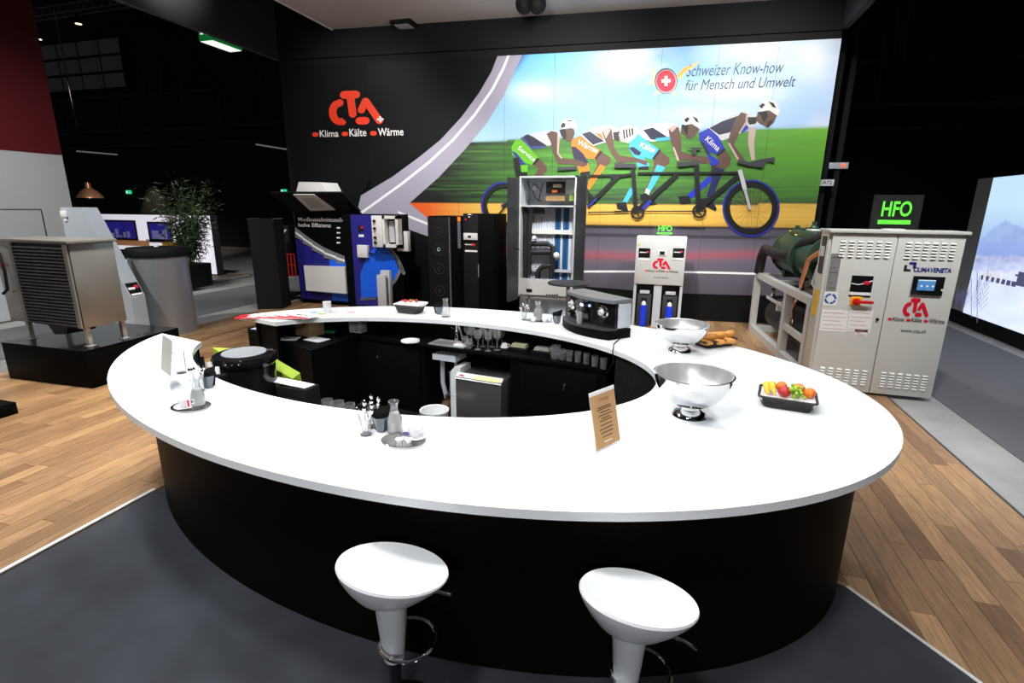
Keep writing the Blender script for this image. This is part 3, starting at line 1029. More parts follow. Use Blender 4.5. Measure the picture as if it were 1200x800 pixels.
for k in range(24):
    o = bpy.data.objects.new('slat', slm); C.objects.link(o); o.parent = un; o.location = (0, 0, Z0 + .02 + k * 0.0405)
for k in range(5):
    g = G(); x = gx0 + (gx1 - gx0) * (k + 1) / 6; g.box(x, x + .008, -.02, -.012, Z0 + .01, Z1 - .03); g.obj('grille_bar', DARKMET, un, angle=0)
for lx, ly in ((-1.16, .03), (-.08, .03), (-1.16, UD - .06), (-.08, UD - .06)):
    g = G(); g.box(lx, lx + .05, ly, ly + .05, 0.008, Z0); g.box(lx - .02, lx + .07, ly - .02, ly + .07, 0, .008); g.obj('leg', STEEL, un, angle=0)
g = G(); g.plate([(-.78, Z0), (-.38, Z0), (-.44, Z0 - .12), (-.66, Z0 - .14)], .05, .4); g.obj('drain_pan', DARKMET, un, angle=0)
g = G(); g.tube([(-1.32, -.04, .6), (-1.2, -.05, .66), (-1.17, -.05, .9), (-1.19, -.05, 1.1), (-1.3, -.04, 1.22)], .018, 8); g.obj('hose', BLACKM, un)
g = G(); g.cyl((-1.3, -.0, .96), (-1.3, -.02, .96), .03); g.obj('warning_disc', RED, un)

# info console with the slanting face
T0 = at(163, 403, 0)
con = thing('info_console', 'grey slanting info console behind the heat pump', 'console', (T0.x, T0.y, 0), math.radians(96))
# local: -y faces the bar, x runs away from the camera
GP = mat('console_grey', srgb(168, 176, 184), 0.42, noise=.02, scale=3)
wdt = 0.26
prof = [(0, 0), (0, 0.76), (.62, 2.15), (1.02, 2.15), (1.02, 0)]
g = G(); g.sideplate(prof, 0, wdt); g.obj('console_body', GP, con, angle=0)
g = G()
sl_ = lambda t: (0.62 * t, 0.76 + 1.39 * t)
d0, d1 = sl_(.02), sl_(.16)
nrm = Vector((1.39, -.62)).normalized() * -.012
g.hexa([(.02, d0[0], d0[1]), (wdt - .02, d0[0], d0[1]), (wdt - .02, d1[0], d1[1]), (.02, d1[0], d1[1])],
       [(.02, d0[0] + nrm.x, d0[1] - nrm.y), (wdt - .02, d0[0] + nrm.x, d0[1] - nrm.y), (wdt - .02, d1[0] + nrm.x, d1[1] - nrm.y), (.02, d1[0] + nrm.x, d1[1] - nrm.y)])
g.obj('info_plate', BLACKG, con, angle=0)
for t0, t1, x0, x1, mt_ in ((.025, .045, .03, .23, WTEXT), (.09, .115, .03, .15, WTEXT), (.10, .135, .15, .22, RED)):
    a, b = sl_(t0), sl_(t1)
    g = G(); e = nrm * 1.15
    g.quad((x0, a[0] + e.x, a[1] - e.y), (x1, a[0] + e.x, a[1] - e.y), (x1, b[0] + e.x, b[1] - e.y), (x0, b[0] + e.x, b[1] - e.y)); g.obj('plate_print', mt_, con, angle=0)
g = G(); g.box(-.035, 0, .90, 1.0, 2.0, 2.1, .005); g.box(-.02, 0, .93, .97, 1.94, 2.0); g.obj('sensor', PLASTIC, con)

# storage tank
bc = at(189, 392, 0)
tk = thing('storage_tank', 'silver-grey cylindrical storage tank with a black lid', 'tank', (bc.x - .1, bc.y + .25, 0))
TM = mat('tank_silver', (0.38, 0.4, 0.43), 0.38, 0.6, noise=.04, scale=3)
g = G(); g.lathe([(0, 0), (.44, 0), (.44, 1.34), (0, 1.34)], 48); g.obj('tank_body', TM, tk)
g = G(); g.lathe([(0, 1.34), (.455, 1.34), (.46, 1.36), (.46, 1.46), (.44, 1.49), (0, 1.5)], 48); g.obj('tank_lid', BLACKM, tk)
g = G(); g.lathe([(0, 1.5), (.035, 1.5), (.03, 1.53), (0, 1.53)], 16); g.obj('vent_cap', PLASTIC, tk)
g = G(); q = at(-4, 494, 0); q2 = at(22, 484, 0)
g.box(-1.3, 0, -.35, 0, 0, .13, .005); tag(g.obj('plinth_corner', BLACK, None, (q2.x, q2.y, 0)), 'low black plinth cut off by the left picture edge', 'plinth')

# ------------------------------------------------------------------ kitchen picture wall and bamboo, far left
kx, ky = -14.1, 13.45
plf = thing('kitchen_stand', 'low stand platform with a bright kitchen picture wall', 'stand')
g = G(); g.hexa([(-19, 8, 0), (-12.9, 8, 0), (-12.9, 13.45, 0), (-19, 13.45, 0)], [(-19, 8, .06), (-12.9, 8, .06), (-12.9, 13.45, .06), (-19, 13.45, .06)]); g.obj('platform', mat('platform_grey', srgb(110, 96, 88), .6, noise=.1), plf, angle=0)
g = G(); g.box(-12.9, -12.86, 8, 13.49, 0, .075); g.box(-19, -12.86, 13.45, 13.49, 0, .075); g.obj('platform_edge', STEEL, plf, angle=0)
# picture face lies between two photo verticals on the plane y = 13
wy = 12.9
A0, A1 = atY(250, 320, wy), atY(120, 315, wy)
SCR = mat('picture_white', srgb(222, 220, 232), .5, emit=.8, noise=.05, scale=.8)
zt_ = atY(246, 252, wy).z
xr_ = atY(246, 252, wy).x
xl_ = xr_ - 5.2
g = G(); g.box(xl_, xr_, wy, wy + .25, .06, zt_); g.obj('picture_wall', DARKMET, plf, angle=0)
g = G(); g.box(xl_, xr_ - .02, wy - .01, wy, .1, zt_ - .02); g.obj('picture_face', SCR, plf, angle=0)


def rect_on(x0, y0, x1, y1, off=.012):
    a, b = atY(x0, y1, wy), atY(x1, y0, wy)
    return (a.x, b.x, wy - off - .004, wy - off, a.z, b.z)


NIGHT = mat('night_view', srgb(46, 40, 150), .5, emit=.35, noise=.7, scale=4)
WOODD = mat('dark_frame', srgb(66, 40, 26), .6, noise=.1)
for r in ((115, 258, 159, 281), (176, 260, 200, 283)):
    g = G(); g.box(*rect_on(*r)); wf = g.obj('window_picture', WOODD, plf, angle=0, label='printed dark window frame with a night view')
    g = G(); g.box(*rect_on(r[0] + 2, r[1] + 2, r[2] - 2, r[3] - 3, .018)); g.obj('night_pane', NIGHT, wf, angle=0)
    g = G()
    for k in range(8):
        xx = r[0] + 4 + k * (r[2] - r[0] - 8) / 8
        g.box(*rect_on(xx, r[3] - 5 - 9 * random.random(), xx + 2, r[3] - 3, .022))
    o = g.obj('city_lights', mat('city_grey', srgb(130, 128, 170), .5, emit=.3, noise=.4, scale=9), wf, angle=0); o['kind'] = 'stuff'
for r, mt_ in (((135, 282, 175, 287), mat('bread_brown', srgb(206, 146, 104), .6, emit=.2, noise=.1)), ((192, 284, 212, 296), mat('gold_brown', srgb(200, 150, 60), .6, emit=.15, noise=.3)), ((172, 281, 196, 284), PLASTIC), ((133, 293, 171, 303), BLACKM)):
    g = G(); g.box(*rect_on(*r)); g.obj('picture_motif', mt_, plf, angle=0)
pc = at(222, 336, .06)
bam = thing('potted_bamboo', 'bushy bamboo in a square black pot before the kitchen wall', 'plant', (pc.x, pc.y + .1, .06))
g = G(); g.hexa([(-.34, -.34, 0), (.34, -.34, 0), (.34, .34, 0), (-.34, .34, 0)], [(-.36, -.36, .62), (.36, -.36, .62), (.36, .36, .62), (-.36, .36, .62)]); g.obj('pot', BLACKM, bam, angle=0)
STEM = mat('bamboo_stem', srgb(70, 78, 36), .6, noise=.2)
stems = []
for k in range(16):
    a = random.random() * 6.28
    r0, r1 = random.random() * .22, .25 + random.random() * .6
    h = 1.5 + random.random() * 1.0
    pts = [(r0 * math.cos(a), r0 * math.sin(a), .55)] + [(math.cos(a) * (r0 + (r1 - r0) * t ** 2), math.sin(a) * (r0 + (r1 - r0) * t ** 2), .55 + (h - .55 + .3) * t) for t in (.25, .5, .75, 1)]
    stems.append(pts)
    g = G(); g.tube(pts, .012, 5, r1=.004); g.obj('stem', STEM, bam)
g = G()
for k in range(3800):
    s = random.choice(stems)
    t = .8 + random.random() * 3.2
    i = min(int(t), 3)
    p = Vector(s[i]).lerp(Vector(s[i + 1]), t - i) + Vector((random.gauss(0, .14), random.gauss(0, .14), random.gauss(0, .12)))
    d = Vector((random.gauss(0, 1), random.gauss(0, 1), random.gauss(-.3, .6))).normalized() * (.11 + random.random() * .1)
    sd = d.cross(Vector((random.gauss(0, 1), random.gauss(0, 1), random.gauss(0, 1)))).normalized() * .014
    g.quad(p, p + d * .4 + sd, p + d, p + d * .4 - sd)
o = g.obj('leaves', mat('bamboo_leaf', srgb(40, 58, 28), .5, noise=.3, scale=3), bam, angle=0, fix=False); o['kind'] = 'stuff'
# copper pendant above the far stand
cp = atY(106, 232, 14.5)
pd = thing('copper_pendant', 'shiny copper pendant lamp hanging at the far left', 'lamp', (cp.x, cp.y, cp.z))
g = G(); g.lathe([(.42, 0), (.40, .06), (.26, .24), (.1, .36), (.085, .55), (0, .56)], 32); g.obj('shade', COPPER, pd)
g = G(); g.cyl((0, 0, .56), (0, 0, 13 - cp.z), .006, seg=6); g.obj('cord', BLACKM, pd)
g = G(); g.ball((0, 0, .08), .07); g.obj('bulb', mat('bulb', (1, .85, .6), .4, emit=3), pd)

# ------------------------------------------------------------------ tall exhibits in front of the mural
# open-topped black column
pcx = at(302, 362, 0)
col_ = thing('black_column', 'black square column, open at the top, beside the aisle', 'column', (pcx.x, pcx.y, 0), math.radians(19))
g = G(); t_ = .02; W_ = .53; Hc = 1.93
for a in ((0, W_, 0, t_), (0, W_, W_ - t_, W_), (0, t_, t_, W_ - t_), (W_ - t_, W_, t_, W_ - t_)):
    g = G(); g.box(*a, 0, Hc); g.obj('side_board', BLACKM, col_, angle=0)
g = G()
for a in ((-.004, .008, 0, W_), (W_ - .008, W_ + .004, 0, W_)):
    g = G(); g.box(*a, Hc, Hc + .006); g.obj('top_edge', PLASTIC, col_, angle=0)

# cassette display with hood and printed back panel
MY = 10.05
ma, mb = atY(345, 250, MY), atY(404, 250, MY)
md = thing('cassette_display', 'black display with ceiling cassette hood and blue printed panel', 'display', (ma.x, MY, 0))
loc = lambda x, y: (atY(x, y, MY).x - ma.x, atY(x, y, MY).z)
PWd = atY(425, 300, MY).x - ma.x
g = G(); g.box(0, PWd, 0, .06, .08, 2.08); g.obj('back_panel', BLACK, md, angle=0)
g = G(); g.box(.05, PWd - .05, .1, .2, 0, .08); g.obj('foot', BLACKM, md, angle=0)
hz0, hz1 = 2.08, 2.46
fl_, fr2 = atY(316, 226, MY - .55), atY(402, 226, MY - .55)
hl, hr = fl_.x - ma.x, fr2.x - ma.x
g = G(); g.hexa([(-.05, 0, hz0), (PWd, 0, hz0), (hr, -.55, fl_.z), (hl, -.55, fl_.z)], [(-.05, .05, hz0 + .03), (PWd, .05, hz0 + .03), (hr, -.52, fl_.z + .03), (hl, -.52, fl_.z + .03)]); g.obj('hood', BLACKM, md, angle=0)


def onhood(x, y):
    pa, pb, pc_ = Vector((ma.x - .05, MY, hz0)), Vector((ma.x + PWd, MY, hz0)), Vector((ma.x + hl, MY - .55, fl_.z))
    n = (pb - pa).cross(pc_ - pa).normalized()
    d = ray(x, y)
    return CPOS + d * ((pa - CPOS).dot(n) / d.dot(n)) - Vector((ma.x, MY, 0)), n


quad_ = [onhood(*p) for p in ((344, 227), (368, 227), (393, 245), (364, 246))]
nh = quad_[0][1] * (1 if quad_[0][1].z < 0 else -1)
g = G(); g.hexa([q + nh * .002 for q, n in quad_], [q + nh * .025 for q, n in quad_]); g.obj('cassette_grille', PLASTIC, md, angle=0, label='white ceiling cassette face')
cq = sum((q for q, n in quad_), Vector()) / 4
g = G(); q2_ = [cq + (q - cq) * .62 for q, n in quad_]; g.hexa([q + nh * .025 for q in q2_], [q + nh * .03 for q in q2_]); g.obj('intake', GREYPAINT, md, angle=0)
b0, b1, b2, b3 = (atY(x, y, MY - .5) - Vector((ma.x, MY, 0)) for x, y in ((347, 225), (382, 225), (376, 213.5), (350, 213)))
g = G(); g.hexa([b0, b1, b1 + Vector((.1, .42, 0)), b0 + Vector((.1, .42, 0))], [b3, b2, b2 + Vector((.1, .42, 0)), b3 + Vector((.1, .42, 0))]); g.obj('cassette_box', PLASTIC, md, angle=0)
a, b = loc(350, 259), loc(397, 254)
text('headline', 'Modbusschnittstelle', a[0], loc(404, 258)[0], a[1], a[1] + .085, -.006, WTEXT, md, bold=.006)
a = loc(350, 265)
text('headline', 'hohe Effizienz', a[0], loc(388, 264)[0], a[1] - .01, a[1] + .075, -.006, WTEXT, md, bold=.006)
DBLUE = mat('print_dark_blue', srgb(34, 32, 128), .45, noise=.15, scale=2)
MBLUE = mat('print_bright_blue', srgb(16, 96, 232), .45, noise=.2, scale=2)
curve = [(346, 266), (355, 273), (366, 281), (380, 290), (394, 296), (404, 300)]
g = G()
for p, q in zip(curve, curve[1:]):
    g.plate([loc(p[0], p[1] + 14), loc(q[0], q[1] + 8), (loc(q[0], q[1])[0], .1), (loc(p[0], p[1])[0], .1)], -.001, -.003)
g.obj('print_field', DBLUE, md, angle=0)
for w_, mt_, o_ in ((12, mat('print_grey', srgb(120, 120, 126), .5, noise=.05), .004), (2.2, WTEXT, .006)):
    g = G()
    for p, q in zip(curve, curve[1:]):
        k = 5 if w_ < 5 else 0
        g.plate([loc(p[0], p[1] + k), loc(q[0], q[1] + k * .8), loc(q[0], q[1] + k + w_ * .75), loc(p[0], p[1] + k + w_)], -o_, -o_ - .001)
    g.obj('print_curve', mt_, md, angle=0)
g = G(); a, b = loc(389, 345), loc(404, 305); g.plate([(a[0], .1), (b[0] + .1, .1), (b[0] + .1, b[1]), (a[0], b[1])], -.003, -.0045); g.obj('print_field', MBLUE, md, angle=0)
for k in range(4):
    a = loc(394.5, 266 + k * 5.8); g = G(); g.box(a[0], a[0] + .09, -.004, -.002, a[1] - .03, a[1]); g.obj('caption', WTEXT, md, angle=0)
a, b = loc(363, 340), loc(404, 312)
g = G(); g.hexa([(a[0] + .03, -.16, a[1] + .02), (b[0] + .1, -.16, a[1]), (b[0] + .1, 0, a[1]), (a[0], 0, a[1])], [(a[0] + .02, -.16, b[1]), (b[0] + .1, -.16, b[1]), (b[0] + .1, 0, b[1]), (a[0], 0, b[1] - .02)]); g.obj('fan_coil', PLASTIC, md, angle=0, label='white wall-hung fan coil unit')

# black totem with blue face and terminal boxes
TY = 9.75
ta, tb = atY(401, 252, TY), atY(418, 252, TY)
tt = thing('control_totem', 'black totem with blue face and white terminal boxes', 'totem', (ta.x, TY, 0))
tl = lambda x, y: (atY(x, y, TY).x - ta.x, atY(x, y, TY).z)
TWd = tl(470, 252)[0]
g = G(); g.box(0, TWd, 0, .3, 0, 2.05); g.obj('totem_body', BLACK, tt, angle=0)
a, b = tl(417.5, 352), tl(445, 253)
g = G(); g.box(a[0], b[0], -.012, 0, .12, 2.03); g.obj('blue_face', DBLUE, tt, angle=0)
g = G(); g.plate([tl(423, 320), tl(432, 298), tl(444, 285), tl(458, 292), tl(468, 315), tl(462, 330), tl(458, 347), tl(424, 349)], -.014, -.02); g.obj('blue_print', MBLUE, tt, angle=0)
for P, wd_, mt_ in (([(456, 290), (466, 302), (474, 320)], .08, MATS['print_grey']), ([(455, 338), (464, 328), (470, 316)], .07, MATS['print_grey']), ([(424, 350), (441, 349)], .05, MATS['print_grey']), ([(457, 292), (466, 304), (474, 318)], .02, WTEXT), ([(425, 349.6), (441, 348.6)], .02, WTEXT)):
    g = G(); g.plate(stroke_poly([tl(*p) for p in P], wd_, 2), -.022, -.026); g.obj('print_curve', mt_, tt, angle=0)
a, b = tl(444, 288.5), tl(471, 254)
g = G(); g.box(a[0] - .02, b[0] + .03, -.06, 0, a[1] - .02, b[1] + .05, .01); g.obj('box_backplate', BLACKM, tt)
g = G(); g.box(a[0], a[0] + .24, -.24, -.06, a[1], b[1] + .02, .01); bx_ = g.obj('terminal_box', PLASTIC, tt, label='pale terminal box with black cable glands')
for k in (0.15, .32, .62, .86):
    g = G(); g.cyl((a[0] + .08, -.24, a[1] + (b[1] - a[1]) * k), (a[0] + .08, -.29, a[1] + (b[1] - a[1]) * k), .026, seg=10); g.obj('cable_gland', BLACKM, bx_)
g = G(); x0, x1 = a[0] + .24, b[0] + .02
for q in ((x0, x0 + .05, a[1], b[1] + .02), (x1 - .06, x1, a[1], b[1] + .02), (x0, x1, a[1], a[1] + .06), (x0, x1, b[1] - .04, b[1] + .02)):
    g.box(q[0], q[1], -.22, -.06, q[2], q[3])
g.obj('box_frame', PLASTIC, tt, angle=0)
g = G(); g.box(x0 + .08, x0 + .2, -.1, -.062, a[1] + .1, b[1] - .08); g.obj('box_inside', GREYPAINT, tt, angle=0)
a, b = tl(466, 294), tl(478, 271)
g = G(); g.box(a[0], b[0], -.02, .1, a[1], b[1], .008); g.obj('rear_box', PLASTIC, tt)
a, b = tl(422, 301), tl(433, 287)
g = G(); g.box(a[0], b[0], -.1, -.012, a[1], b[1], .008); g.obj('thermostat', PLASTIC, tt)
g = G(); a2 = tl(444, 292); g.tube([(b[0], -.05, a[1] + .1), (b[0] + .15, -.06, a[1] + .08), (a2[0] + .05, -.1, a2[1]), (a2[0] + .06, -.2, a2[1] + .12)], .014, 6); g.obj('cable', BLACKM, tt)
a = tl(420.5, 270); g = G(); g.box(a[0], a[0] + .12, -.016, -.012, a[1] - .02, a[1] + .1); lbl = g.obj('label_plate', BLACKG, tt, angle=0)
g = G(); g.box(a[0], a[0] + .12, -.016, -.012, a[1] - .13, a[1] - .08); g.obj('label_strip', WTEXT, tt, angle=0)
g = G(); g.box(a[0] + .06, a[0] + .12, -.018, -.016, a[1] + .05, a[1] + .09); g.obj('label_mark', RED, tt, angle=0)
TYc = 9.3
a, b = atY(441, 322, TYc), atY(457, 322, TYc)
fc = thing('slim_convector', 'slim light grey upright convector before the blue totem', 'convector', (a.x, TYc, 0))
g = G(); g.box(0, .2, 0, .14, 0, a.z, .006); g.obj('convector_body', GREYPAINT, fc)
g = G(); g.box(.03, .24, .1, .2, 0, a.z + .08, .006); g.obj('rear_cover', GREYPAINT, fc)
g = G()
for k in range(14):
    g = G(); g.box(.2, .204, .02, .12, .25 + k * .04, .27 + k * .04); g.obj('vent_slot', DARKMET, fc, angle=0)

# hand trolley with red crate between the column and the display
hy = 10.4
a, b = atY(333, 310, hy), atY(348, 280, hy)
ht = thing('utility_cart', 'black cart with a red crate behind the black column', 'cart', (a.x, hy, 0))
g = G(); g.box(-.25, .22, 0, .3, .55, 1.75, .01); g.obj('cart_body', BLACKM, ht)
cr_ = (atY(339, 322, hy).x - a.x, atY(351, 322, hy).x - a.x, atY(340, 322, hy).z, atY(340, 297, hy).z)
g = G()
for k in range(4):
    x = cr_[0] + (cr_[1] - cr_[0]) * k / 3
    g.box(x - .012, x + .012, -.13, -.11, cr_[2], cr_[3])
for k in range(3):
    z = cr_[2] + (cr_[3] - cr_[2]) * k / 2
    g.box(cr_[0], cr_[1], -.13, -.11, z - .012, z + .012)
g.box(cr_[0], cr_[1], -.13, 0, cr_[2] - .01, cr_[2])
g.obj('crate', mat('crate_red', srgb(200, 34, 34), .5, noise=.05), ht, angle=0)
g = G(); g.box(-.3, .25, -.2, .3, .08, .14); g.obj('cart_foot', BLACKM, ht, angle=0)
for x in (-.25, .2):
    g = G(); g.cyl((x - .02, -.1, .06), (x + .02, -.1, .06), .06); g.obj('wheel', BLACKM, ht)
g = G(); q = atY(334, 272, hy); g.tube([(q.x - a.x - .15, 0, q.z - .08), (q.x - a.x, -.02, q.z), (q.x - a.x + .04, 0, q.z + .06)], .022, 8); g.obj('lever', PLASTIC, ht)

# black fan tower and black control cabinet
RY = 9.2
a, b, c_, d_ = (atY(x, y, RY) for x, y in ((501, 253), (526, 253), (545, 251), (581, 251)))
rk = thing('fan_cabinet', 'black cabinet with a tall door of round fans', 'cabinet', (a.x, RY, 0))
w1 = b.x - a.x
g = G(); g.box(0, w1 + .32, .03, .7, 0, 2.04, .006); g.obj('cabinet_body', BLACK, rk)
g = G(); g.box(0, w1, -.01, .03, .05, 2.02, .004); dr = g.obj('door', BLACKM, rk)
for z in (1.72, 1.42, 1.05, .62, .25):
    g = G(); g.torus((w1 * .5, -.012, z), .1, .006, 20, 6, Matrix.Rotation(PI / 2, 4, 'X')); g.obj('fan_ring', DARKMET, dr)
    g = G(); g.torus((w1 * .5, -.014, z), .03, .008, 14, 6, Matrix.Rotation(PI / 2, 4, 'X')); g.obj('fan_hub', GREYPAINT if z == 1.42 else DARKMET, dr)
g = G(); g.box(w1, w1 + .012, -.016, .03, .05, 2.02); g.obj('door_edge', STEELD, rk, angle=0)
x0 = atY(535.5, 260, RY).x - a.x
g = G(); g.box(x0, x0 + .06, .022, .03, atY(538, 291, RY).z, atY(538, 260, RY).z); g.obj('status_strip', mat('strip_grey', srgb(110, 110, 124), .5, noise=.05), rk, angle=0)
g = G(); zz = atY(538, 256, RY).z; g.box(x0, x0 + .06, .02, .03, zz - .05, zz + .03); g.obj('status_lamp', mat('lamp_orange', srgb(240, 130, 30), .5, emit=.4, noise=.02), rk, angle=0)
rk2 = thing('control_cabinet', 'black control cabinet with a white controller beside the fan door', 'cabinet', (c_.x, RY - .1, 0))
w2 = d_.x - c_.x
g = G(); g.box(0, w2, 0, .75, 0, 2.09, .006); g.obj('cabinet_body', BLACK, rk2)
wf_ = w2 * .5
g = G(); g.box(.01, wf_, -.02, 0, .04, 2.07, .003); cd = g.obj('door', BLACKM, rk2)
lz = lambda y: atY(555, y, RY - .1).z
g = G(); g.box(.02, wf_ - .01, -.045, -.02, lz(281), lz(273), .004); cn = g.obj('controller', PLASTIC, cd)
g = G(); g.box(.11, .17, -.048, -.045, lz(278.5), lz(276)); g.obj('display_screen', BLACKG, cn, angle=0)
g = G(); g.box(.04, wf_ - .02, -.024, -.02, lz(295), lz(293)); g.obj('label_strip', WTEXT, cd, angle=0)
g = G(); g.box(.04, .2, -.024, -.02, lz(287), lz(286)); g.obj('label_line', WTEXT, cd, angle=0)
g = G(); g.box(.18, .24, -.025, -.02, lz(288), lz(285)); g.obj('label_mark', RED, cd, angle=0)
g = G(); g.cyl((.06, -.03, lz(257)), (.06, -.02, lz(257)), .014, seg=10); g.obj('red_lamp', mat('lamp_red', srgb(220, 30, 30), .4, emit=.6, noise=.02), cd)
g = G(); g.ball((.13, 0, lz(254)), .07, 1, .3, .7); g.obj('round_lamp', PLASTIC, cd)
g = G(); g.box(wf_ - .005, wf_ + .005, -.03, 0, lz(324), lz(309)); g.obj('handle', STEEL, cd, angle=0)

# open cabinet with coils
OY = 9.5
a, b = atY(609, 207, OY), atY(676, 206, OY)
oc = thing('open_coil_cabinet', 'open tall grey cabinet showing white and blue coils', 'cabinet', (a.x, OY, 0))
ol = lambda x, y: (atY(x, y, OY).x - a.x, atY(x, y, OY).z)
ow = b.x - a.x
zb, ztp = .6, 2.76
g = G(); g.box(0, ow, .62, .66, .1, ztp); g.obj('rear_panel', GREYPAINT, oc, angle=0)
for x in (0, ow - .03):
    g = G(); g.box(x, x + .03, 0, .66, .1, ztp); g.obj('side_wall', GREYPAINT, oc, angle=0)
for z in (.1, ztp - .03, 2.22):
    g = G(); g.box(0, ow, 0, .62, z, z + .03); g.obj('shelf_plate', GREYPAINT, oc, angle=0)
g = G(); g.box(.0, ow, -.005, .02, ol(640, 343)[1] - .05, ol(640, 327)[1]); pn = g.obj('lower_panel', GREYSHEET, oc, angle=0)
g = G(); q = ol(617, 340); g.box(q[0], q[0] + .11, -.01, -.005, q[1] - .03, q[1] + .03); g.obj('display_screen', BLACKG, pn, angle=0)
for k in range(5):
    g = G(); q = ol(641 + k * 3, 346); g.cyl((q[0], -.005, q[1] + .01), (q[0], -.02, q[1] + .01), .016, seg=8); g.obj('knob', BLACKM, pn)
g = G()
for q in ((0, .04, .1, .56), (ow - .04, ow, .1, .56), (.2, .24, .1, .56), (0, ow, .52, .56), (0, ow, .0, .1)):
    g.box(q[0], q[1], 0, .05, q[2], q[3])
g.obj('stand_frame', STEELD, oc, angle=0)
# the coil bundle: each white pipe and blue strip a part
COILW = mat('coil_white', srgb(206, 214, 228), .35, noise=.06, scale=6)
COILB = mat('coil_blue', srgb(40, 90, 140), .4, noise=.15, scale=14)
x = .14
zc0, zc1 = ol(640, 335)[1] + .1, 2.2
cg = G(); cg.cyl((0, 0, zc0), (0, 0, zc1), .026, seg=10); cmw = cg.mesh('coil_pipe'); cmw.materials.append(COILW)
cg = G(); cg.cyl((0, 0, zc0), (0, 0, zc1), .026, seg=10); cmb = cg.mesh('coil_pipe'); cmb.materials.append(COILB)
xb0, xb1 = ol(647, 300)[0], ol(662, 300)[0]
xw_ = ol(655, 300)[0]
while x < ow - .06:
    blue = (xb0 < x < xb1) and abs(x - xw_) > .03
    o = bpy.data.objects.new('coil_pipe', cmb if blue else cmw); C.objects.link(o); o.parent = oc; o.location = (x, .24, 0)
    x += .052
for y, hh in ((272, .04), (318, .025)):
    g = G(); z = ol(640, y)[1]; g.box(.02, ow - .02, .16, .21, z - hh, z + hh); g.obj('cross_bar', PLASTIC if y == 272 else GREYPAINT, oc, angle=0)
PIPE = mat('pipe_insulation', (.012, .012, .013), .6, noise=.1)
OP = lambda P, yy=.12: [(ol(x, y)[0], yy, ol(x, y)[1]) for x, y in P]
for P, r in (([(620, 250), (618, 270), (618, 322)], .055), ([(617, 286), (640, 286), (646, 290), (646, 316)], .05), ([(617, 296), (644, 296)], .05), ([(628, 330), (629, 318), (634, 313), (646, 312)], .05), ([(614, 243), (614, 328)], .04), ([(646, 296), (644, 328)], .045)):
    g = G(); g.tube(OP(P), r, 10); g.obj('insulated_pipe', PIPE, oc)
g = G(); q = ol(651, 300); g.ball((q[0], .08, q[1]), .06, 1, 1, 1.1); g.obj('valve', PLASTIC, oc)
g = G(); q = ol(625, 279); g.ball((q[0], .06, q[1]), .045); g.obj('valve', PLASTIC, oc)
g = G(); q, q2 = ol(623, 252), ol(636, 244); g.box(q[0], q2[0], .1, .16, q[1], q2[1]); g.obj('terminal_strip', DARKMET, oc, angle=0)
# electrics tray
EY = .3
q, q2 = ol(634, 238), ol(674, 209)
for r, mt_, nm in (((635, 227, 675, 210), GREYSHEET, 'tray_back'), ((636, 226, 659, 212), DARKMET, 'circuit_board'), ((636, 235, 659, 229), mat('pcb_tan', srgb(150, 120, 80), .5, noise=.2), 'terminal_block'), ((664, 235, 676, 228), mat('pcb_green', srgb(120, 140, 60), .5, noise=.4, scale=20), 'relay_board'),
                   ((620, 222, 624, 216), PLASTIC, 'junction_box'), ((673, 222, 676, 216), PLASTIC, 'junction_box'), ((644, 225, 650, 222), mat('relay_orange', srgb(210, 100, 50), .5, noise=.1), 'relay'), ((645, 219, 655, 215), mat('relay_cream', srgb(200, 190, 160), .5, noise=.1), 'relay')):
    a1, b1 = ol(r[0], r[1]), ol(r[2], r[3])
    dy = {'tray_back': .3, 'circuit_board': .26, 'terminal_block': .24, 'relay_board': .24, 'junction_box': .24, 'relay': .2}[nm]
    g = G(); g.box(a1[0], min(b1[0], ow - .04), dy, dy + .05, a1[1], b1[1]); g.obj(nm, mt_, oc, angle=0)
for P in ([(614, 212), (618, 222), (622, 214), (632, 224)], [(628, 236), (630, 224), (633, 214)], [(620, 222), (624, 232), (632, 236)]):
    g = G(); g.tube(OP(P, .22), .008, 5); g.obj('wire', BLACKM, oc)
g = G(); q = ol(609.5, 210); g.box(.0, .03, -.004, 0, .62, 2.76); g.obj('front_post', GREYSHEET, oc, angle=0)
for x0_, x1_, nm in ((594, 609, 'door'),):
    d0_ = atY(594.5, 208, OY - .42) - Vector((a.x, OY, 0))
    g = G(); g.hexa([(d0_.x, -.42, .5), (d0_.x + .025, -.43, .5), (.0, -.01, .5), (-.025, 0, .5)], [(d0_.x, -.42, 2.72), (d0_.x + .025, -.43, 2.72), (.0, -.01, 2.72), (-.025, 0, 2.72)]); od = g.obj('door', DARKMET, oc, angle=0, label='dark open door leaf')
    g = G(); g.tube([(d0_.x + .12, -.36, 1.55), (d0_.x + .12, -.39, 1.5), (d0_.x + .2, -.31, 1.46)], .012, 6); g.obj('latch', BLACKM, od)
d1_ = atY(689, 207, OY - .3) - Vector((a.x, OY, 0))
g = G(); g.hexa([(ow, -.0, .6), (ow + .02, -.02, .6), (d1_.x, -.3, .6), (d1_.x - .02, -.3, .6)], [(ow, 0, 2.74), (ow + .02, -.02, 2.74), (d1_.x, -.3, 2.74), (d1_.x - .02, -.3, 2.74)]); g.obj('door', DARKMET, oc, angle=0, label='dark open door leaf')

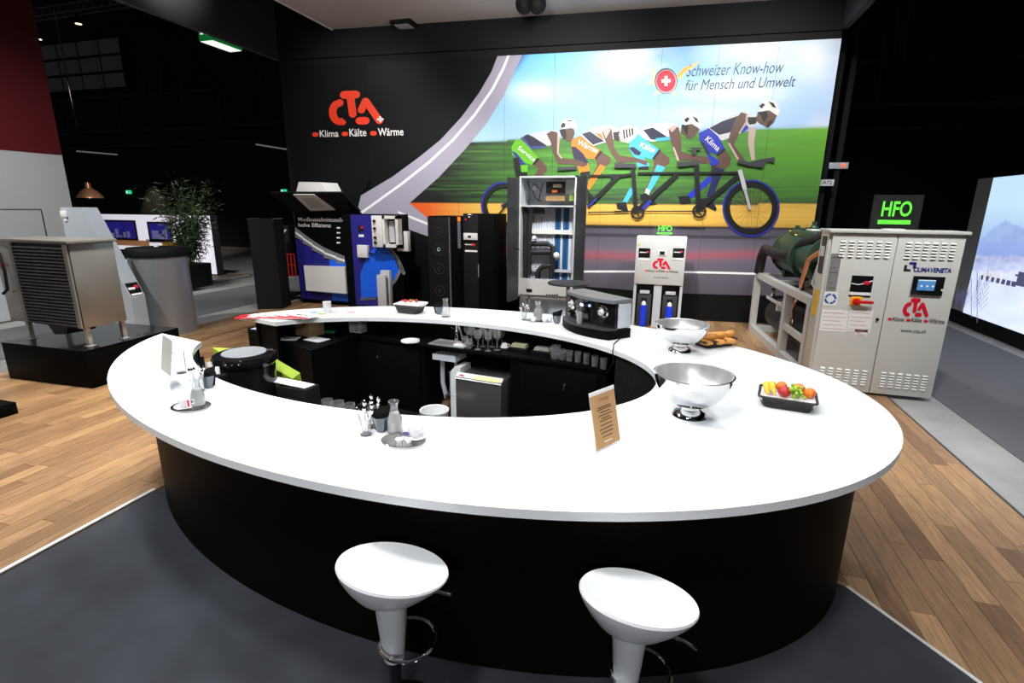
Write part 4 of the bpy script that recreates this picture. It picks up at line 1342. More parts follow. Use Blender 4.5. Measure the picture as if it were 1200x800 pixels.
# pump cabinet with two blue cylinders
PY = 10.1
a, b = atY(745, 300, PY), atY(803.5, 300, PY)
pcab = thing('pump_cabinet', 'light grey pump cabinet with two blue cylinders below', 'cabinet', (a.x, PY, 0))
ql = lambda x, y: (atY(x, y, PY).x - a.x, atY(x, y, PY).z)
pw_ = b.x - a.x
g = G(); g.box(0, pw_, 0, .4, .82, 1.71, .006); g.obj('upper_case', GREYSHEET, pcab)
for x0_, x1_ in ((0, .05), (pw_ * .42, pw_ * .58), (pw_ - .05, pw_)):
    g = G(); g.box(x0_, x1_, .02, .4, 0, .82); g.obj('stand_post', GREYPAINT, pcab, angle=0)
g = G(); g.box(.05, pw_ - .05, .3, .4, 0, .82); g.obj('stand_back', DARKMET, pcab, angle=0)
for xc in (pw_ * .235, pw_ * .765):
    g = G(); g.box(xc - .13, xc + .13, .03, .3, .02, .62, .008); md_ = g.obj('module', DARKMET, pcab)
    g = G(); g.box(xc - .09, xc + .09, .01, .03, .64, .7); g.obj('module_cap', GREYPAINT, md_, angle=0)
    g = G(); g.box(xc - .05, xc + .05, .02, .03, .3, .55); g.obj('slot', BLACKM, md_, angle=0)
    g = G(); g.lathe([(0, .02), (.062, .02), (.062, .38), (.05, .43), (0, .43)], 18, (xc, -.03, 0)); cyl_ = g.obj('cylinder', mat('cylinder_blue', srgb(24, 60, 214), .35, noise=.05), pcab)
    g = G(); g.lathe([(0, .43), (.045, .43), (.04, .47), (.02, .5), (0, .5)], 14, (xc, -.03, 0)); g.obj('cylinder_cap', PLASTIC, cyl_)
a1, b1 = ql(764.5, 314.5), ql(786.5, 303)
logo(pcab, a1[0], b1[0], a1[1], b1[1], -.002, RED, .003, (ql(755.5, 320)[0], ql(794.5, 320)[0], ql(770, 318.5)[1], ql(770, 316.2)[1]), KTEXT)
a1 = ql(766, 325.5); text('web_address', 'www.cta.ch', a1[0], ql(783, 325)[0], a1[1], a1[1] + .03, -.003, KTEXT, pcab, bold=.01)
for x0_, x1_ in ((748, 763), (788, 803)):
    a1, b1 = ql(x0_, 301.5), ql(x1_, 291)
    g = G(); g.box(a1[0], b1[0] - .01, -.008, 0, a1[1], b1[1]); lp = g.obj('label_plate', BLACKG, pcab, angle=0)
    g = G(); g.box(a1[0] + .02, b1[0] - .06, -.011, -.008, a1[1] + .09, a1[1] + .105); g.obj('label_line', WTEXT, lp, angle=0)
    g = G(); g.ball((b1[0] - .06, -.009, a1[1] + .105), .03, 1, .2, .6); g.obj('label_mark', RED, lp)
    g = G(); g.box(a1[0], b1[0] - .01, -.008, 0, a1[1] - .045, a1[1] - .01); g.obj('label_strip', WTEXT, pcab, angle=0)
a1, b1 = ql(771, 299), ql(781, 294.5)
g = G(); g.box(a1[0], b1[0], -.012, 0, a1[1], b1[1] + .02); ct = g.obj('controller', PLASTIC, pcab, angle=0)
g = G(); g.box(a1[0] + .03, b1[0] - .03, -.015, -.012, a1[1] + .015, b1[1]); g.obj('display_screen', BLACKG, ct, angle=0)
for q in ((748, 286), (746, 325)):
    a1 = ql(*q); g = G(); g.box(a1[0], a1[0] + .03, -.004, 0, a1[1] - .02, a1[1] + .02); g.obj('warning_sticker', mat('sticker_yellow', srgb(236, 190, 40), .5, noise=.02), pcab, angle=0)
g = G(); g.cyl((-.02, .1, 1.34), (0, .1, 1.34), .025, seg=12); g.obj('main_switch', RED, pcab)
a1, b1 = ql(792, 288), ql(802, 282); g = G(); g.box(a1[0], b1[0], -.003, 0, a1[1], b1[1]); g.obj('type_plate', WPAPER, pcab, angle=0)


def hfo(loc, wd, ht, label, rz=0):
    s = thing('acrylic_sign', label, 'sign', loc, rz)
    g = G(); g.box(0, wd, -.004, .004, 0, ht); g.obj('acrylic_sheet', ACRYL, s, angle=0)
    g = G(); g.box(wd * .3, wd * .7, -.06, .06, -.0, .012); g.obj('sign_foot', PLASTIC, s, angle=0)
    text('sign_letters', 'HFO', wd * .2, wd * .8, ht * .38, ht * .82, -.006, GREENSIGN, s, bold=.02)
    g = G(); g.box(wd * .16, wd * .82, -.008, -.004, ht * .16, ht * .28); g.obj('underline', GREENSIGN, s, angle=0)


a1 = ql(765, 277)
hfo((a.x + a1[0], PY + .15, 1.71), ql(793, 270)[0] - a1[0], .24, 'small clear sign with green letters on the pump cabinet')

# bistro table behind the coffee machine
bt = at(666, 331, 1.1)
tb_ = thing('bistro_table', 'round black high table behind the coffee machine', 'table', (bt.x, bt.y, 0))
g = G(); g.lathe([(0, 1.075), (.31, 1.075), (.32, 1.09), (.31, 1.105), (0, 1.105)], 40); g.obj('table_top', DARKMET, tb_)
g = G(); g.lathe([(.03, .03), (.03, 1.075)], 14); g.obj('pole', STEELD, tb_)
g = G(); g.lathe([(0, 0), (.22, 0), (.21, .015), (.04, .03), (0, .03)], 28); g.obj('table_base', BLACKM, tb_)

# ------------------------------------------------------------------ right: screen wall with snowy mountains
SX = 5.69
sw = thing('snow_screen_wall', 'tall lit screen wall with a snowy mountain picture', 'screen', (SX, 0, 0))
g = G(); g.box(0, .4, 7.0, 12.95, .0, 2.83); g.obj('wall_body', GREYSHEET, sw, angle=0)
g = G(); g.box(-.012, 0, 7.0, 12.95, 0, .25); g.obj('black_skirting', BLACKM, sw, angle=0)
ys = atX(1165, 212, SX).y
g = G(); g.box(-.02, 0, 7.0, ys, .25, 2.82); 
g.cl = g.bm.loops.layers.float_color.new('Col')
g.bm.free()
g = G()
lay = g.bm.loops.layers.float_color.new('Col')
nu, nv = 90, 60
V = [[g.bm.verts.new((-.02, ys + (7.0 - ys) * i / nu, .25 + 2.57 * j / nv)) for i in range(nu + 1)] for j in range(nv + 1)]


def snow(y, z):
    px, py = proj((SX - .02, y, z))
    ridge = 262 + abs(px - 1180) * .6 - 10 * fbm(px * .06, 3)
    if py < 300:
        c = lerp(srgb(196, 228, 248), srgb(150, 176, 232), (py - 240) / 60)
        if py > ridge:
            c = lerp(c, srgb(140, 156, 220), .55 * fbm(px * .1, py * .1) + .2)
        return c
    if py < 318:
        c = lerp(srgb(160, 172, 226), srgb(226, 234, 250), fbm(px * .15, py * .3))
        if py < 307:
            c = lerp(c, srgb(110, 110, 170), .6 * fbm(px * .4, py * .5))
        return c
    return lerp(srgb(226, 234, 252), srgb(204, 216, 246), fbm(px * .05, py * .08))


for j in range(nv):
    for i in range(nu):
        f = g.bm.faces.new((V[j][i], V[j][i + 1], V[j + 1][i + 1], V[j + 1][i]))
        for l in f.loops:
            l[lay] = (*snow(l.vert.co.y, l.vert.co.z), 1)
g.obj('lit_picture', mat('lit_picture', rough=.4, vcol=True, emit=1.0), sw, angle=0, fix=False)
lx = lambda x, y: (atX(x, y, SX).y, atX(x, y, SX).z)
a1, b1, c1, e1 = lx(1150, 319), lx(1150, 325), lx(1200, 342), lx(1200, 323)
hb = G(); hb.quad((-.022, *a1), (-.022, *b1), (-.022, *lx(1175, 333)), (-.022, *lx(1175, 318))); hb.obj('printed_building', mat('print_white', srgb(236, 238, 250), .5, emit=.8, noise=.02), sw, angle=0)
hb = G()
for k in range(7):
    q, r = lx(1152 + k * 6, 322 + k * 1.2), lx(1153.4 + k * 6.4, 328 + k * 1.4)
    hb.quad((-.024, q[0], q[1]), (-.024, r[0], q[1]), (-.024, r[0], r[1]), (-.024, q[0], r[1]))
for x0_, y0_, x1_, y1_ in ((1196, 318, 1200, 336), (1192, 321, 1200, 325)):
    q, r = lx(x0_, y0_), lx(x1_, y1_)
    hb.quad((-.024, q[0], q[1]), (-.024, r[0] - .6, q[1]), (-.024, r[0] - .6, r[1]), (-.024, q[0], r[1]))
o = hb.obj('printed_windows', mat('print_dark', srgb(110, 114, 150), .5, emit=.4, noise=.1), sw, angle=0); o['kind'] = 'stuff'
hb = G()
for bx_, by_, hh in ((1140, 372, 46), (1130, 366, 26), (1147, 378, 60), (1122, 362, 18)):
    q = lx(bx_, by_); top = lx(bx_, by_ - hh)
    hb.tube([(-.024, q[0], q[1]), (-.024, top[0], top[1])], .006, 4)
    for k in range(12):
        t = .25 + .7 * k / 12; sgn = 1 if k % 2 else -1
        z = q[1] + (top[1] - q[1]) * t
        hb.tube([(-.024, q[0], z), (-.024, q[0] + sgn * .18 * (1.2 - t), z + .16)], .004, 4)
o = hb.obj('printed_shrubs', mat('print_shrub', srgb(120, 116, 160), .5, emit=.3, noise=.1), sw, angle=0); o['kind'] = 'stuff'

# ------------------------------------------------------------------ chiller (right)
CX0, CX1, CY = 1.775, 3.11, 7.05
ch = thing('chiller', 'big light grey chiller with two-door control cabinet and green compressor', 'chiller', (CX0, CY, 0))
cw = CX1 - CX0
cl = lambda x, y: (atY(x, y, CY).x - CX0, atY(x, y, CY).z)
CG = mat('chiller_grey', srgb(206, 208, 204), .38, noise=.02, scale=5)
ZT = 1.95
g = G(); g.box(0, cw, .03, .38, .03, ZT, .004); g.obj('cabinet_body', CG, ch)
g = G(); g.box(-.02, cw + .03, -.03, .42, ZT, ZT + .035, .006); g.obj('cabinet_roof', CG, ch)
xs = cl(1037, 362)[0]
doors = []
for x0, x1 in ((.03, xs - .004), (xs + .004, cw)):
    g = G(); g.box(x0, x1, 0, .03, .03, ZT - .01, .004); doors.append(g.obj('door', CG, ch))
lv = G(); lv.hexa([(0, -.004, 0), (.052, -.004, 0), (.052, 0, .02), (0, 0, .02)], [(0, -.014, .004), (.052, -.014, .004), (.052, -.001, .022), (0, -.001, .022)])
lvm = lv.mesh('louvre', 0); lvm.materials.append(CG)
for d, (gx0, gx1) in ((0, (.12, xs - .06)), (1, (xs + .09, cw - .08))):
    for zz0, rows in ((ZT - .28, 6), (.12, 6)):
        n = 6
        for r in range(rows):
            for k in range(n):
                o = bpy.data.objects.new('louvre', lvm); C.objects.link(o); o.parent = doors[d]
                o.location = (gx0 + (gx1 - gx0 - .052) * k / (n - 1), 0, zz0 + r * .034)
a, b = cl(1060, 371), cl(1102, 348)
a1, b1 = cl(1052, 372), cl(1092.5, 349)
a1, b1 = cl(1056.5, 370), cl(1092, 350)
logo(doors[1], a1[0], b1[0], a1[1], b1[1] , -.001, RED, .004, (cl(1040, 375)[0], cl(1107, 375)[0], cl(1070, 377)[1], cl(1070, 372.5)[1]), KTEXT)
a1, b1 = cl(1055, 389), cl(1086, 384)
text('web_address', 'www.cta.ch', a1[0], b1[0], a1[1], a1[1] + .045, -.002, KTEXT, doors[1], bold=.012)
NAVY = mat('maker_blue', srgb(34, 38, 128), .45, noise=.02)
a1, b1 = cl(1070, 318.5), cl(1116, 313)
text('maker_name', 'CLIMAVENETA', a1[0], b1[0], a1[1], a1[1] + .055, -.002, NAVY, doors[1], bold=.045, shear=.15)
q = cl(1058.5, 317.5)
for dx, dz, mt_ in ((0, 0, KTEXT), (.045, .035, NAVY)):
    g = G(); x, z, s = q[0] + dx, q[1] + dz, .07
    if mt_ is KTEXT:
        P = [(x, z), (x + s, z), (x + s, z + s * .35), (x + s * .4, z + s * .35), (x + s * .4, z + s), (x, z + s)]
    else:
        P = [(x, z + s), (x + s, z + s), (x + s, z), (x + s * .6, z), (x + s * .6, z + s * .6), (x, z + s * .6)]
    g.plate(P, -.001, -.004); g.obj('maker_mark', mt_, doors[1], angle=0)
a1, b1 = cl(1066, 345), cl(1107.5, 324.5)
g = G(); g.box(a1[0], b1[0], -.02, 0, a1[1], b1[1], .004); tp = g.obj('touch_panel', BLACKG, doors[1])
a2, b2 = cl(1073, 339.5), cl(1096, 328)
g = G(); g.box(a2[0], b2[0], -.024, -.02, a2[1], b2[1]); scr_ = g.obj('display_screen', mat('screen_blue', srgb(70, 120, 170), .3, emit=.7, noise=.5, scale=14), tp, angle=0)
g = G(); g.box(a2[0], b2[0], -.025, -.024, b2[1] - .012, b2[1]); g.obj('screen_bar', mat('screen_pale', srgb(190, 205, 215), .3, emit=.6, noise=.02), scr_, angle=0)
for k in range(3):
    g = G(); g.cyl((a2[0] + .04 + k * .055, -.024, a2[1] + .05), (a2[0] + .04 + k * .055, -.025, a2[1] + .05), .012, seg=10); g.obj('screen_icon', MATS['screen_pale'], scr_)
q = cl(1103, 339.5); g = G(); g.cyl((q[0], -.02, q[1]), (q[0], -.026, q[1]), .012, seg=10); g.obj('touch_button', PLASTIC, tp)
a1, b1 = cl(994.5, 347), cl(1024, 323.5)
g = G(); g.box(a1[0], b1[0], -.006, 0, a1[1], b1[1]); lp = g.obj('label_plate', BLACKG, doors[0], angle=0)
g = G(); zz = (a1[1] + b1[1]) / 2 + .03; g.plate(stroke_poly([(a1[0] + .01, zz), (a1[0] + .08, zz - .01), (a1[0] + .15, zz + .01), (b1[0] - .01, zz + .04)], .012), -.006, -.009); g.obj('label_line', WTEXT, lp, angle=0)
g = G(); g.ball((b1[0] - .06, -.007, zz + .012), .038, 1, .2, .6); g.obj('label_mark', RED, lp)
g = G(); g.box(a1[0], b1[0], -.007, -.006, a1[1] + .02, a1[1] + .055); ls = g.obj('label_strip', WTEXT, lp, angle=0)
q = cl(1004, 353)
g = G(); g.box(q[0] - .07, q[0] + .05, -.008, 0, q[1] - .05, q[1] + .06, .003); g.obj('switch_plate', mat('switch_yellow', srgb(240, 176, 40), .4, noise=.02), doors[0])
g = G(); g.cyl((q[0] - .01, -.008, q[1]), (q[0] - .01, -.04, q[1]), .04, seg=18); g.box(q[0] - .03, q[0] + .16, -.055, -.035, q[1] - .018, q[1] + .018, .005); g.obj('main_switch', mat('switch_red', srgb(206, 28, 24), .35, noise=.02), doors[0], label='red rotary main switch')
q = cl(1028, 374); g = G(); g.cyl((q[0], 0, q[1]), (q[0], -.014, q[1]), .017, seg=12); g.obj('door_lock', BLACKM, doors[0])
for (x0, y0), (x1, y1), mt_, nm in (((960, 387), (995, 364), WPAPER, 'notice_sheet'), ((992, 388), (1024, 364), WPAPER, 'notice_sheet'), ((1001, 393), (1017, 386), WPAPER, 'notice_sheet'), ((973, 341), (985, 297), mat('plate_grey', srgb(150, 150, 150), .4, .3, noise=.2, scale=40), 'type_plate')):
    a1, b1 = cl(x0, y0), cl(x1, y1)
    if nm == 'type_plate':
        a1, b1 = (.04, a1[1]), (.15, b1[1])
    g = G(); g.box(max(a1[0], .035), b1[0], -.003, 0, a1[1], b1[1]); sh_ = g.obj(nm, mt_, doors[0], angle=0)
    n = 7 if nm == 'type_plate' else 5
    for k in range(n):
        z = a1[1] + (b1[1] - a1[1]) * (k + .6) / (n + .4)
        g = G(); g.box(max(a1[0], .035) + .015, b1[0] - .015 - .03 * (k % 3), -.004, -.003, z, z + .006); g.obj('print_line', mat('print_pink', srgb(196, 150, 150), .6, noise=.05) if nm != 'type_plate' else DARKMET, sh_, angle=0)
q = cl(973, 350); g = G(); g.box(q[0] - .075, q[0] + .075, -.003, 0, q[1] - .085, q[1] + .085); st = g.obj('round_sticker', WPAPER, doors[0], angle=0)
g = G()
for k in range(24):
    if k % 6 == 5: continue
    a1, b1 = 2 * PI * k / 24, 2 * PI * (k + 1) / 24
    g.quad(*[(q[0] + r * math.cos(t), -.004, q[1] + r * math.sin(t)) for r, t in ((.065, a1), (.065, b1), (.042, b1), (.042, a1))])
g.obj('sticker_ring', mat('sticker_blue', srgb(30, 90, 180), .5, noise=.02), st, angle=0)
# left side of the cabinet
g = G(); g.box(-.006, 0, .1, .3, 1.45, 1.9); g.obj('side_slot', DARKMET, ch, angle=0)
g = G(); g.box(-.008, -.006, .12, .28, 1.66, 1.78); g.obj('side_label', WPAPER, ch, angle=0)
g = G(); g.box(-.006, 0, .08, .3, .92, 1.25); g.obj('warning_sticker', mat('sticker_yellow2', srgb(238, 196, 60), .5, noise=.03), ch, angle=0)
# frame: sheared a little like the real skid
SHR = Matrix(((1, -.085, 0, .032), (0, 1, 0, 0), (0, 0, 1, 0), (0, 0, 0, 1)))


def cpart(nm, mt_, fn, label=None, par=None):
    g = G(); fn(g); g.xf(SHR); return g.obj(nm, mt_, par or ch, label=label)


ZF = 1.1
YR = 3.45
for x in (.0, 1.2):
    cpart('top_beam', CG, lambda g: g.box(x, x + .1, .4, YR, ZF - .1, ZF))
    cpart('bottom_beam', CG, lambda g: g.box(x, x + .1, .4, YR, 0, .12))
    for y in (.42, 1.45, YR - .1):
        cpart('post', CG, lambda g: g.box(x, x + .1, y, y + .12, .12, ZF - .1))
for y in (.6, 1.3, 2.2, 3.2):
    cpart('cross_beam', CG, lambda g: g.box(.1, 1.2, y, y + .12, ZF - .06, ZF - .005))
for y in (1.5, YR - .1):
    cpart('cross_beam', CG, lambda g: g.box(.1, 1.2, y, y + .1, .0, .1))
cpart('side_rail', CG, lambda g: g.box(.02, .08, .54, 1.45, .46, .54))
GRNM = mat('compressor_green', srgb(36, 66, 52), .4, noise=.25, scale=4)
INS = mat('insulation_black', (.012, .012, .013), .55, noise=.2, scale=8)


def comp(g):
    g.tube([(.62, .75, 1.45), (.62, .9, 1.47), (.62, 1.6, 1.5), (.62, 1.75, 1.52), (.62, 2.6, 1.52), (.62, 2.75, 1.5), (.62, 2.95, 1.48)], .3, 24, radii=[.24, .3, .31, .35, .35, .31, .24])
    for y in (.9, 1.65, 2.65):
        g.tube([(.62, y, 1.5), (.62, y + .05, 1.5)], .37, 24)
    g.box(.4, .85, 1.3, 2.3, 1.7, 1.88, .03)
    g.box(.45, .6, 1.2, 1.3, 1.1, 1.25)
    g.box(.45, .8, 2.5, 2.65, 1.1, 1.25)
    g.xf(Matrix.Translation((-.2, .1, .02)))


cmp_ = cpart('compressor', GRNM, comp, 'dark green screw compressor')
for x, y, z in ((.5, 2.9, 1.78), (.35, 2.6, 1.84), (.7, 2.95, 1.9), (.3, 2.1, 1.8)):
    cpart('valve', GRNM, lambda g: (g.ball((x, y, z), .07), g.cyl((x, y, z), (x, y, z + .12), .035, seg=10)), par=ch)
    cpart('brass_fitting', mat('brass', (.75, .55, .15), .3, 1.0, noise=.05), lambda g: g.cyl((x - .05, y, z + .02), (x - .12, y, z + .02), .022, seg=10))
cpart('suction_pipe', INS, lambda g: g.tube([(.02, 3.3, 1.1), (.02, 3.2, 1.4), (-.0, 2.95, 1.55), (.05, 2.5, 1.5), (.14, 2.0, 1.52), (.2, 1.7, 1.72), (.3, 1.2, 1.85), (.34, .6, 1.88), (.36, .45, 1.88)], .082, 14), 'black insulated suction pipe')
cpart('gauge_block', PLASTIC, lambda g: g.box(.35, .55, 1.9, 2.2, 1.88, 1.92, .01))
cpart('copper_pipe', COPPER, lambda g: g.tube([(.3, .42, 1.86), (.22, .6, 1.8), (.08, .95, 1.55), (.06, 1.05, 1.2), (.12, 1.2, 1.12), (.4, 1.5, 1.12)], .035, 12), 'bent copper pipe')
cpart('copper_pipe', COPPER, lambda g: g.tube([(.3, 1.75, 1.05), (.25, 1.8, .85), (.18, 1.7, .7), (.16, 1.55, .55), (.16, 1.5, .35)], .03, 12), 'copper pipe in the lower frame')
cpart('yellow_block', mat('block_yellow', srgb(214, 176, 40), .45, noise=.1), lambda g: g.box(.3, .7, .7, 1.15, 1.8, 1.9, .02))
cpart('white_hose', PLASTIC, lambda g: g.tube([(.2, .6, 1.6), (.12, .7, 1.5), (.1, .75, 1.25), (.16, .65, 1.12), (.3, .5, 1.1)], .02, 8))
cpart('white_hose', PLASTIC, lambda g: g.tube([(.28, .7, 1.62), (.18, .85, 1.5), (.16, .9, 1.25), (.24, .8, 1.12)], .02, 8))
cpart('lower_vessel', INS, lambda g: g.tube([(.4, .5, .42), (.4, .6, .42), (.4, 3.0, .42), (.4, 3.15, .42)], .27, 24, radii=[.2, .27, .27, .2]), 'black insulated lower vessel')
cpart('upper_vessel', INS, lambda g: g.tube([(.75, .5, .8), (.75, 3.1, .8)], .24, 20))
cpart('vessel_label', mat('vessel_blue', srgb(50, 70, 130), .5, noise=.1), lambda g: g.box(.122, .132, 1.9, 2.1, .38, .48))
cpart('gauge', CHROME, lambda g: g.cyl((.16, 2.7, .84), (.1, 2.7, .84), .08, seg=20))
cpart('bracket', CG, lambda g: (g.box(.1, .3, 2.2, 2.25, .6, .75), g.box(.1, .14, 2.1, 2.9, .7, .74)))
q = atY(1018, 267, CY + .3)
hfo((q.x, CY + .3, ZT + .035), atY(1076, 267, CY + .3).x - q.x, .4, 'clear sign with large green letters on the chiller roof')
# small hall signs right of the mural
q = atY(968, 214, 12.0)
sg = thing('hall_number_sign', 'small white hall number sign right of the mural', 'sign', (q.x, 12.0, q.z))
g = G(); g.box(-.14, .14, 0, .02, -.06, .06); g.obj('sign_board', PLASTIC, sg, angle=0)
text('sign_letters', 'A72', -.06, .1, -.03, .04, -.003, KTEXT, sg, bold=.01)
g = G(); g.box(-.02, .02, .02, .2, -.02, .02); g.obj('sign_arm', BLACKM, sg, angle=0)
g = G(); g.box(-.05, .05, .2, .3, -q.z, 5.2); g.obj('sign_post', BLACKM, sg, angle=0)
q = atY(983, 194, 12.3)
sg = thing('alarm_panel', 'small grey alarm box with a red lamp right of the mural', 'alarm', (q.x, 12.3, q.z))
g = G(); g.box(-.17, .17, 0, .06, -.06, .06, .005); g.obj('alarm_case', GREYPAINT, sg)
g = G(); g.cyl((.08, 0, 0), (.08, -.02, 0), .035, seg=14); g.obj('alarm_lamp', mat('alarm_red', (1, .12, .06), .4, emit=1.2), sg)
g = G(); g.box(-.05, .05, .06, .16, -q.z, 5.2); g.obj('mounting_post', BLACKM, sg, angle=0)

# ------------------------------------------------------------------ hall ceiling details
ex = thing('exit_sign', 'green emergency exit box hanging left of the overhead frame', 'exit sign', (0, 0, 0))
A, B, Cc = atX(246, 39, -9.4), atX(262, 49, -9.4), atX(278, 58, -9.4)
EG = mat('exit_green', srgb(16, 140, 60), .5, emit=.35, noise=.02)
EW = mat('exit_white', (.9, .95, .9), .5, emit=1.0, noise=.02)
g = G(); y0, y1 = A.y + .05, A.y + .85; zc = 5.52
g.box(-9.75, -9.4, y0, y1, zc - .02, zc + .38); g.obj('sign_box', EG, ex, angle=0)
g = G(); g.box(-9.73, -9.42, y0 + .02, y1 - .02, zc - .03, zc - .02); g.obj('light_strip', EW, ex, angle=0)
g = G(); g.plate([(-9.7, zc + .1), (-9.62, zc + .1), (-9.58, zc + .3), (-9.66, zc + .3)], y0 - .004, y0); g.obj('running_figure', EW, ex, angle=0)
g = G(); g.box(-9.55, -9.45, y0 - .004, y0, zc + .08, zc + .3); g.obj('door_mark', EW, ex, angle=0)
g = G(); g.box(-9.4, -9.396, y0 + .2, y0 + .5, zc + .15, zc + .22); g.obj('arrow_mark', EW, ex, angle=0)
g = G(); g.cyl((-9.57, (y0 + y1) / 2, zc + .38), (-9.57, (y0 + y1) / 2, 13), .012, seg=6); g.obj('hanger', BLACKM, ex)
for (x, y), lab in (((150, 225), 'tiny green exit light on the far wall above the bamboo'), ((332, 224), 'tiny green exit light on the far wall beside the hood')):
    q = atY(x, y, 21.9)
    e = thing('exit_light', lab, 'exit sign', (q.x, 21.94, q.z), 0, 'far wall exit lights')
    g = G(); g.box(-.14, .14, -.06, .06, -.09, .09, .01); g.obj('case', mat('exit_glow', srgb(60, 220, 150), .5, emit=.9, noise=.1), e)
    g = G(); g.box(-.1, -.03, -.064, -.06, -.05, .05); g.obj('pictogram', EW, e, angle=0)
for (x0, y0), (x1, y1), lab in (((90, 177), (137, 181), 'thin dim tube light high on the left back wall'), ((300, 169), (337, 175), 'thin dim tube light near the mural\'s left edge')):
    a, b = atY(x0, y0, 20.5), atY(x1, y1, 20.5)
    e = thing('tube_light', lab, 'light', a, 0, 'hall tube lights')
    g = G(); g.tube([(0, 0, 0), tuple(b - a)], .035, 8); g.obj('tube', mat('tube_glow', (.8, .8, .78), .4, emit=.12, noise=.02), e)
    g = G(); g.tube([(0, 0, .05), tuple(b - a + Vector((0, 0, .05)))], .03, 6); g.obj('tube_housing', DARKMET, e)
    for t in (.1, .9):
        p = (b - a) * t
        g = G(); g.cyl(p + Vector((0, 0, .05)), p + Vector((0, 0, 13 - a.z)), .008, seg=5); g.obj('hanger', BLACKM, e)
    dl = b + Vector((.12, 0.3, 0))
    spot(dl, (dl.x + .1, 22, dl.z - 4.5), 500, 50, .03, (1, .82, .55), .6)
# rails and cable trays on the far wall
RAIL = mat('hall_rail', (.045, .04, .038), .6, noise=.3, scale=4)
for (x0, y0), (x1, y1), r in (((66, 157), (330, 144), .07), ((68, 174), (330, 163), .05), ((60, 118), (250, 105), .06), ((975, 124), (1200, 120), .08), ((974, 152), (1130, 148), .05), ((985, 74), (1030, 72), .08), ((1060, 68), (1200, 66), .03)):
    a, b = atY(x0, y0, 21.5), atY(x1, y1, 21.5)
    g = G(); g.tube([(0, 0, 0), tuple(b - a)], r, 6)
    g.obj('wall_rail', RAIL, bpy.data.objects['wall_back'], a)
for x0, y0, x1, y1 in ((75, 155, 72, 120), (140, 153, 137, 120), (260, 150, 256, 110), (1028, 122, 1036, 40), (1046, 75, 1052, 10), (1058, 70, 1066, 0), (170, 112, 168, 80), (190, 112, 189, 80), (215, 130, 212, 95), (305, 100, 302, 62)):
    a, b = atY(x0, y0, 21.3), atY(x1, y1, 21.3)
    g = G(); g.tube([(0, 0, 0), (b.x - a.x, 0, b.z - a.z)], .06, 6)
    g.obj('wall_pipe', RAIL, bpy.data.objects['wall_back'], a)
gw = atY(100, 75, 21.8)
gr = bpy.data.objects.new('window_1', None)
C.objects.link(gr)
gr.location = gw
struct(gr)
a, b = atY(52, 110, 21.8), atY(138, 42, 21.8)
PANE = mat('hall_pane', (.05, .047, .044), .5, noise=.3, scale=1, emit=.12)
wx, wz = b.x - a.x, b.z - a.z
for i in range(4):
    for j in range(3):
        g = G(); x0 = a.x - gw.x + wx * i / 4 + .07; z0 = a.z - gw.z + wz * j / 3 + .07
        g.box(x0, x0 + wx / 4 - .14, 0, .05, z0, z0 + wz / 3 - .14); g.obj('pane', PANE, gr, angle=0)
g = G(); g.box(a.x - gw.x, b.x - gw.x, .05, .1, a.z - gw.z, b.z - gw.z); g.obj('grid_back', BLACKM, gr, angle=0)
# dark red truss and two warm spotlights, upper left
a, b = atY(38, 20, 14), atY(137, 5, 14)
tr = thing('lighting_truss', 'reddish lighting truss with small tubes, top left corner', 'truss', a)
d = b - a
TRM = mat('truss_metal', (.42, .3, .28), .4, .7, noise=.1)
for off in ((0, 0, 0), (0, .3, 0), (0, .15, .3)):
    g = G(); g.tube([Vector(off) - d * .3, Vector(off) + d * 1.2], .025, 6); g.obj('chord', TRM, tr)
for k in range(15):
    g = G(); t0, t1 = -.3 + .1 * k, -.25 + .1 * k
    g.tube([d * t0, d * t1 + Vector((0, .15, .3)), d * (t1 + .05) + Vector((0, .3, 0))], .012, 5); g.obj('brace', TRM, tr)
for (x, y), lab in (((92, 28), 'warm lit stage lamp below the truss'), ((45, 46), 'warm lit stage lamp beside the maroon wall')):
    p = atY(x, y, 14.2)
    e = thing('stage_lamp', lab, 'lamp', p, 0, 'warm stage lamps')
    g = G(); g.lathe([(.1, 0), (.1, .03), (.07, .22), (.03, .28), (0, .28)], 18); g.obj('lamp_body', BLACKM, e)
    g = G(); g.lathe([(0, -.005), (.09, -.005), (.09, .01), (0, .01)], 18); g.obj('lamp_lens', mat('lamp_warm', (1, .72, .45), .4, emit=4), e)
    g = G(); g.cyl((0, 0, .28), (0, 0, 1.3), .012, seg=6); g.obj('hanger', BLACKM, e)
g = G(); a, b = atY(61, 0, 11), atY(90, 150, 11); g.tube([(0, 0, 0), tuple(b - a)], .012, 5); tag(g.obj('hanging_cable', mat('cable_pale', (.25, .2, .2), .6, noise=.1), None, a), 'thin pale cable hanging across the dark upper left', 'cable')
p = at(622, 4, 5.7)
e = thing('canopy_spotlight', 'black spotlight cluster on the canopy edge, top centre', 'lamp', p)
for dx, dz in ((-.12, 0), (.12, -.02)):
    g = G(); g.ball((dx, 0, dz), .16); g.obj('lamp_head', BLACKM, e)
g = G(); g.box(-.25, .25, -.05, .05, .12, .2); g.obj('lamp_bar', BLACKM, e)
p = at(474, 31, 5.68)
e = thing('ceiling_lamp_box', 'small square lamp box below the canopy edge', 'lamp', p)
g = G(); g.box(-.22, .22, -.2, .2, 0, .12, .01); g.obj('lamp_case', BLACKM, e)
g = G(); g.box(-.15, .15, -.14, .14, -.01, 0); g.obj('lamp_glass', GREYPAINT, e, angle=0)

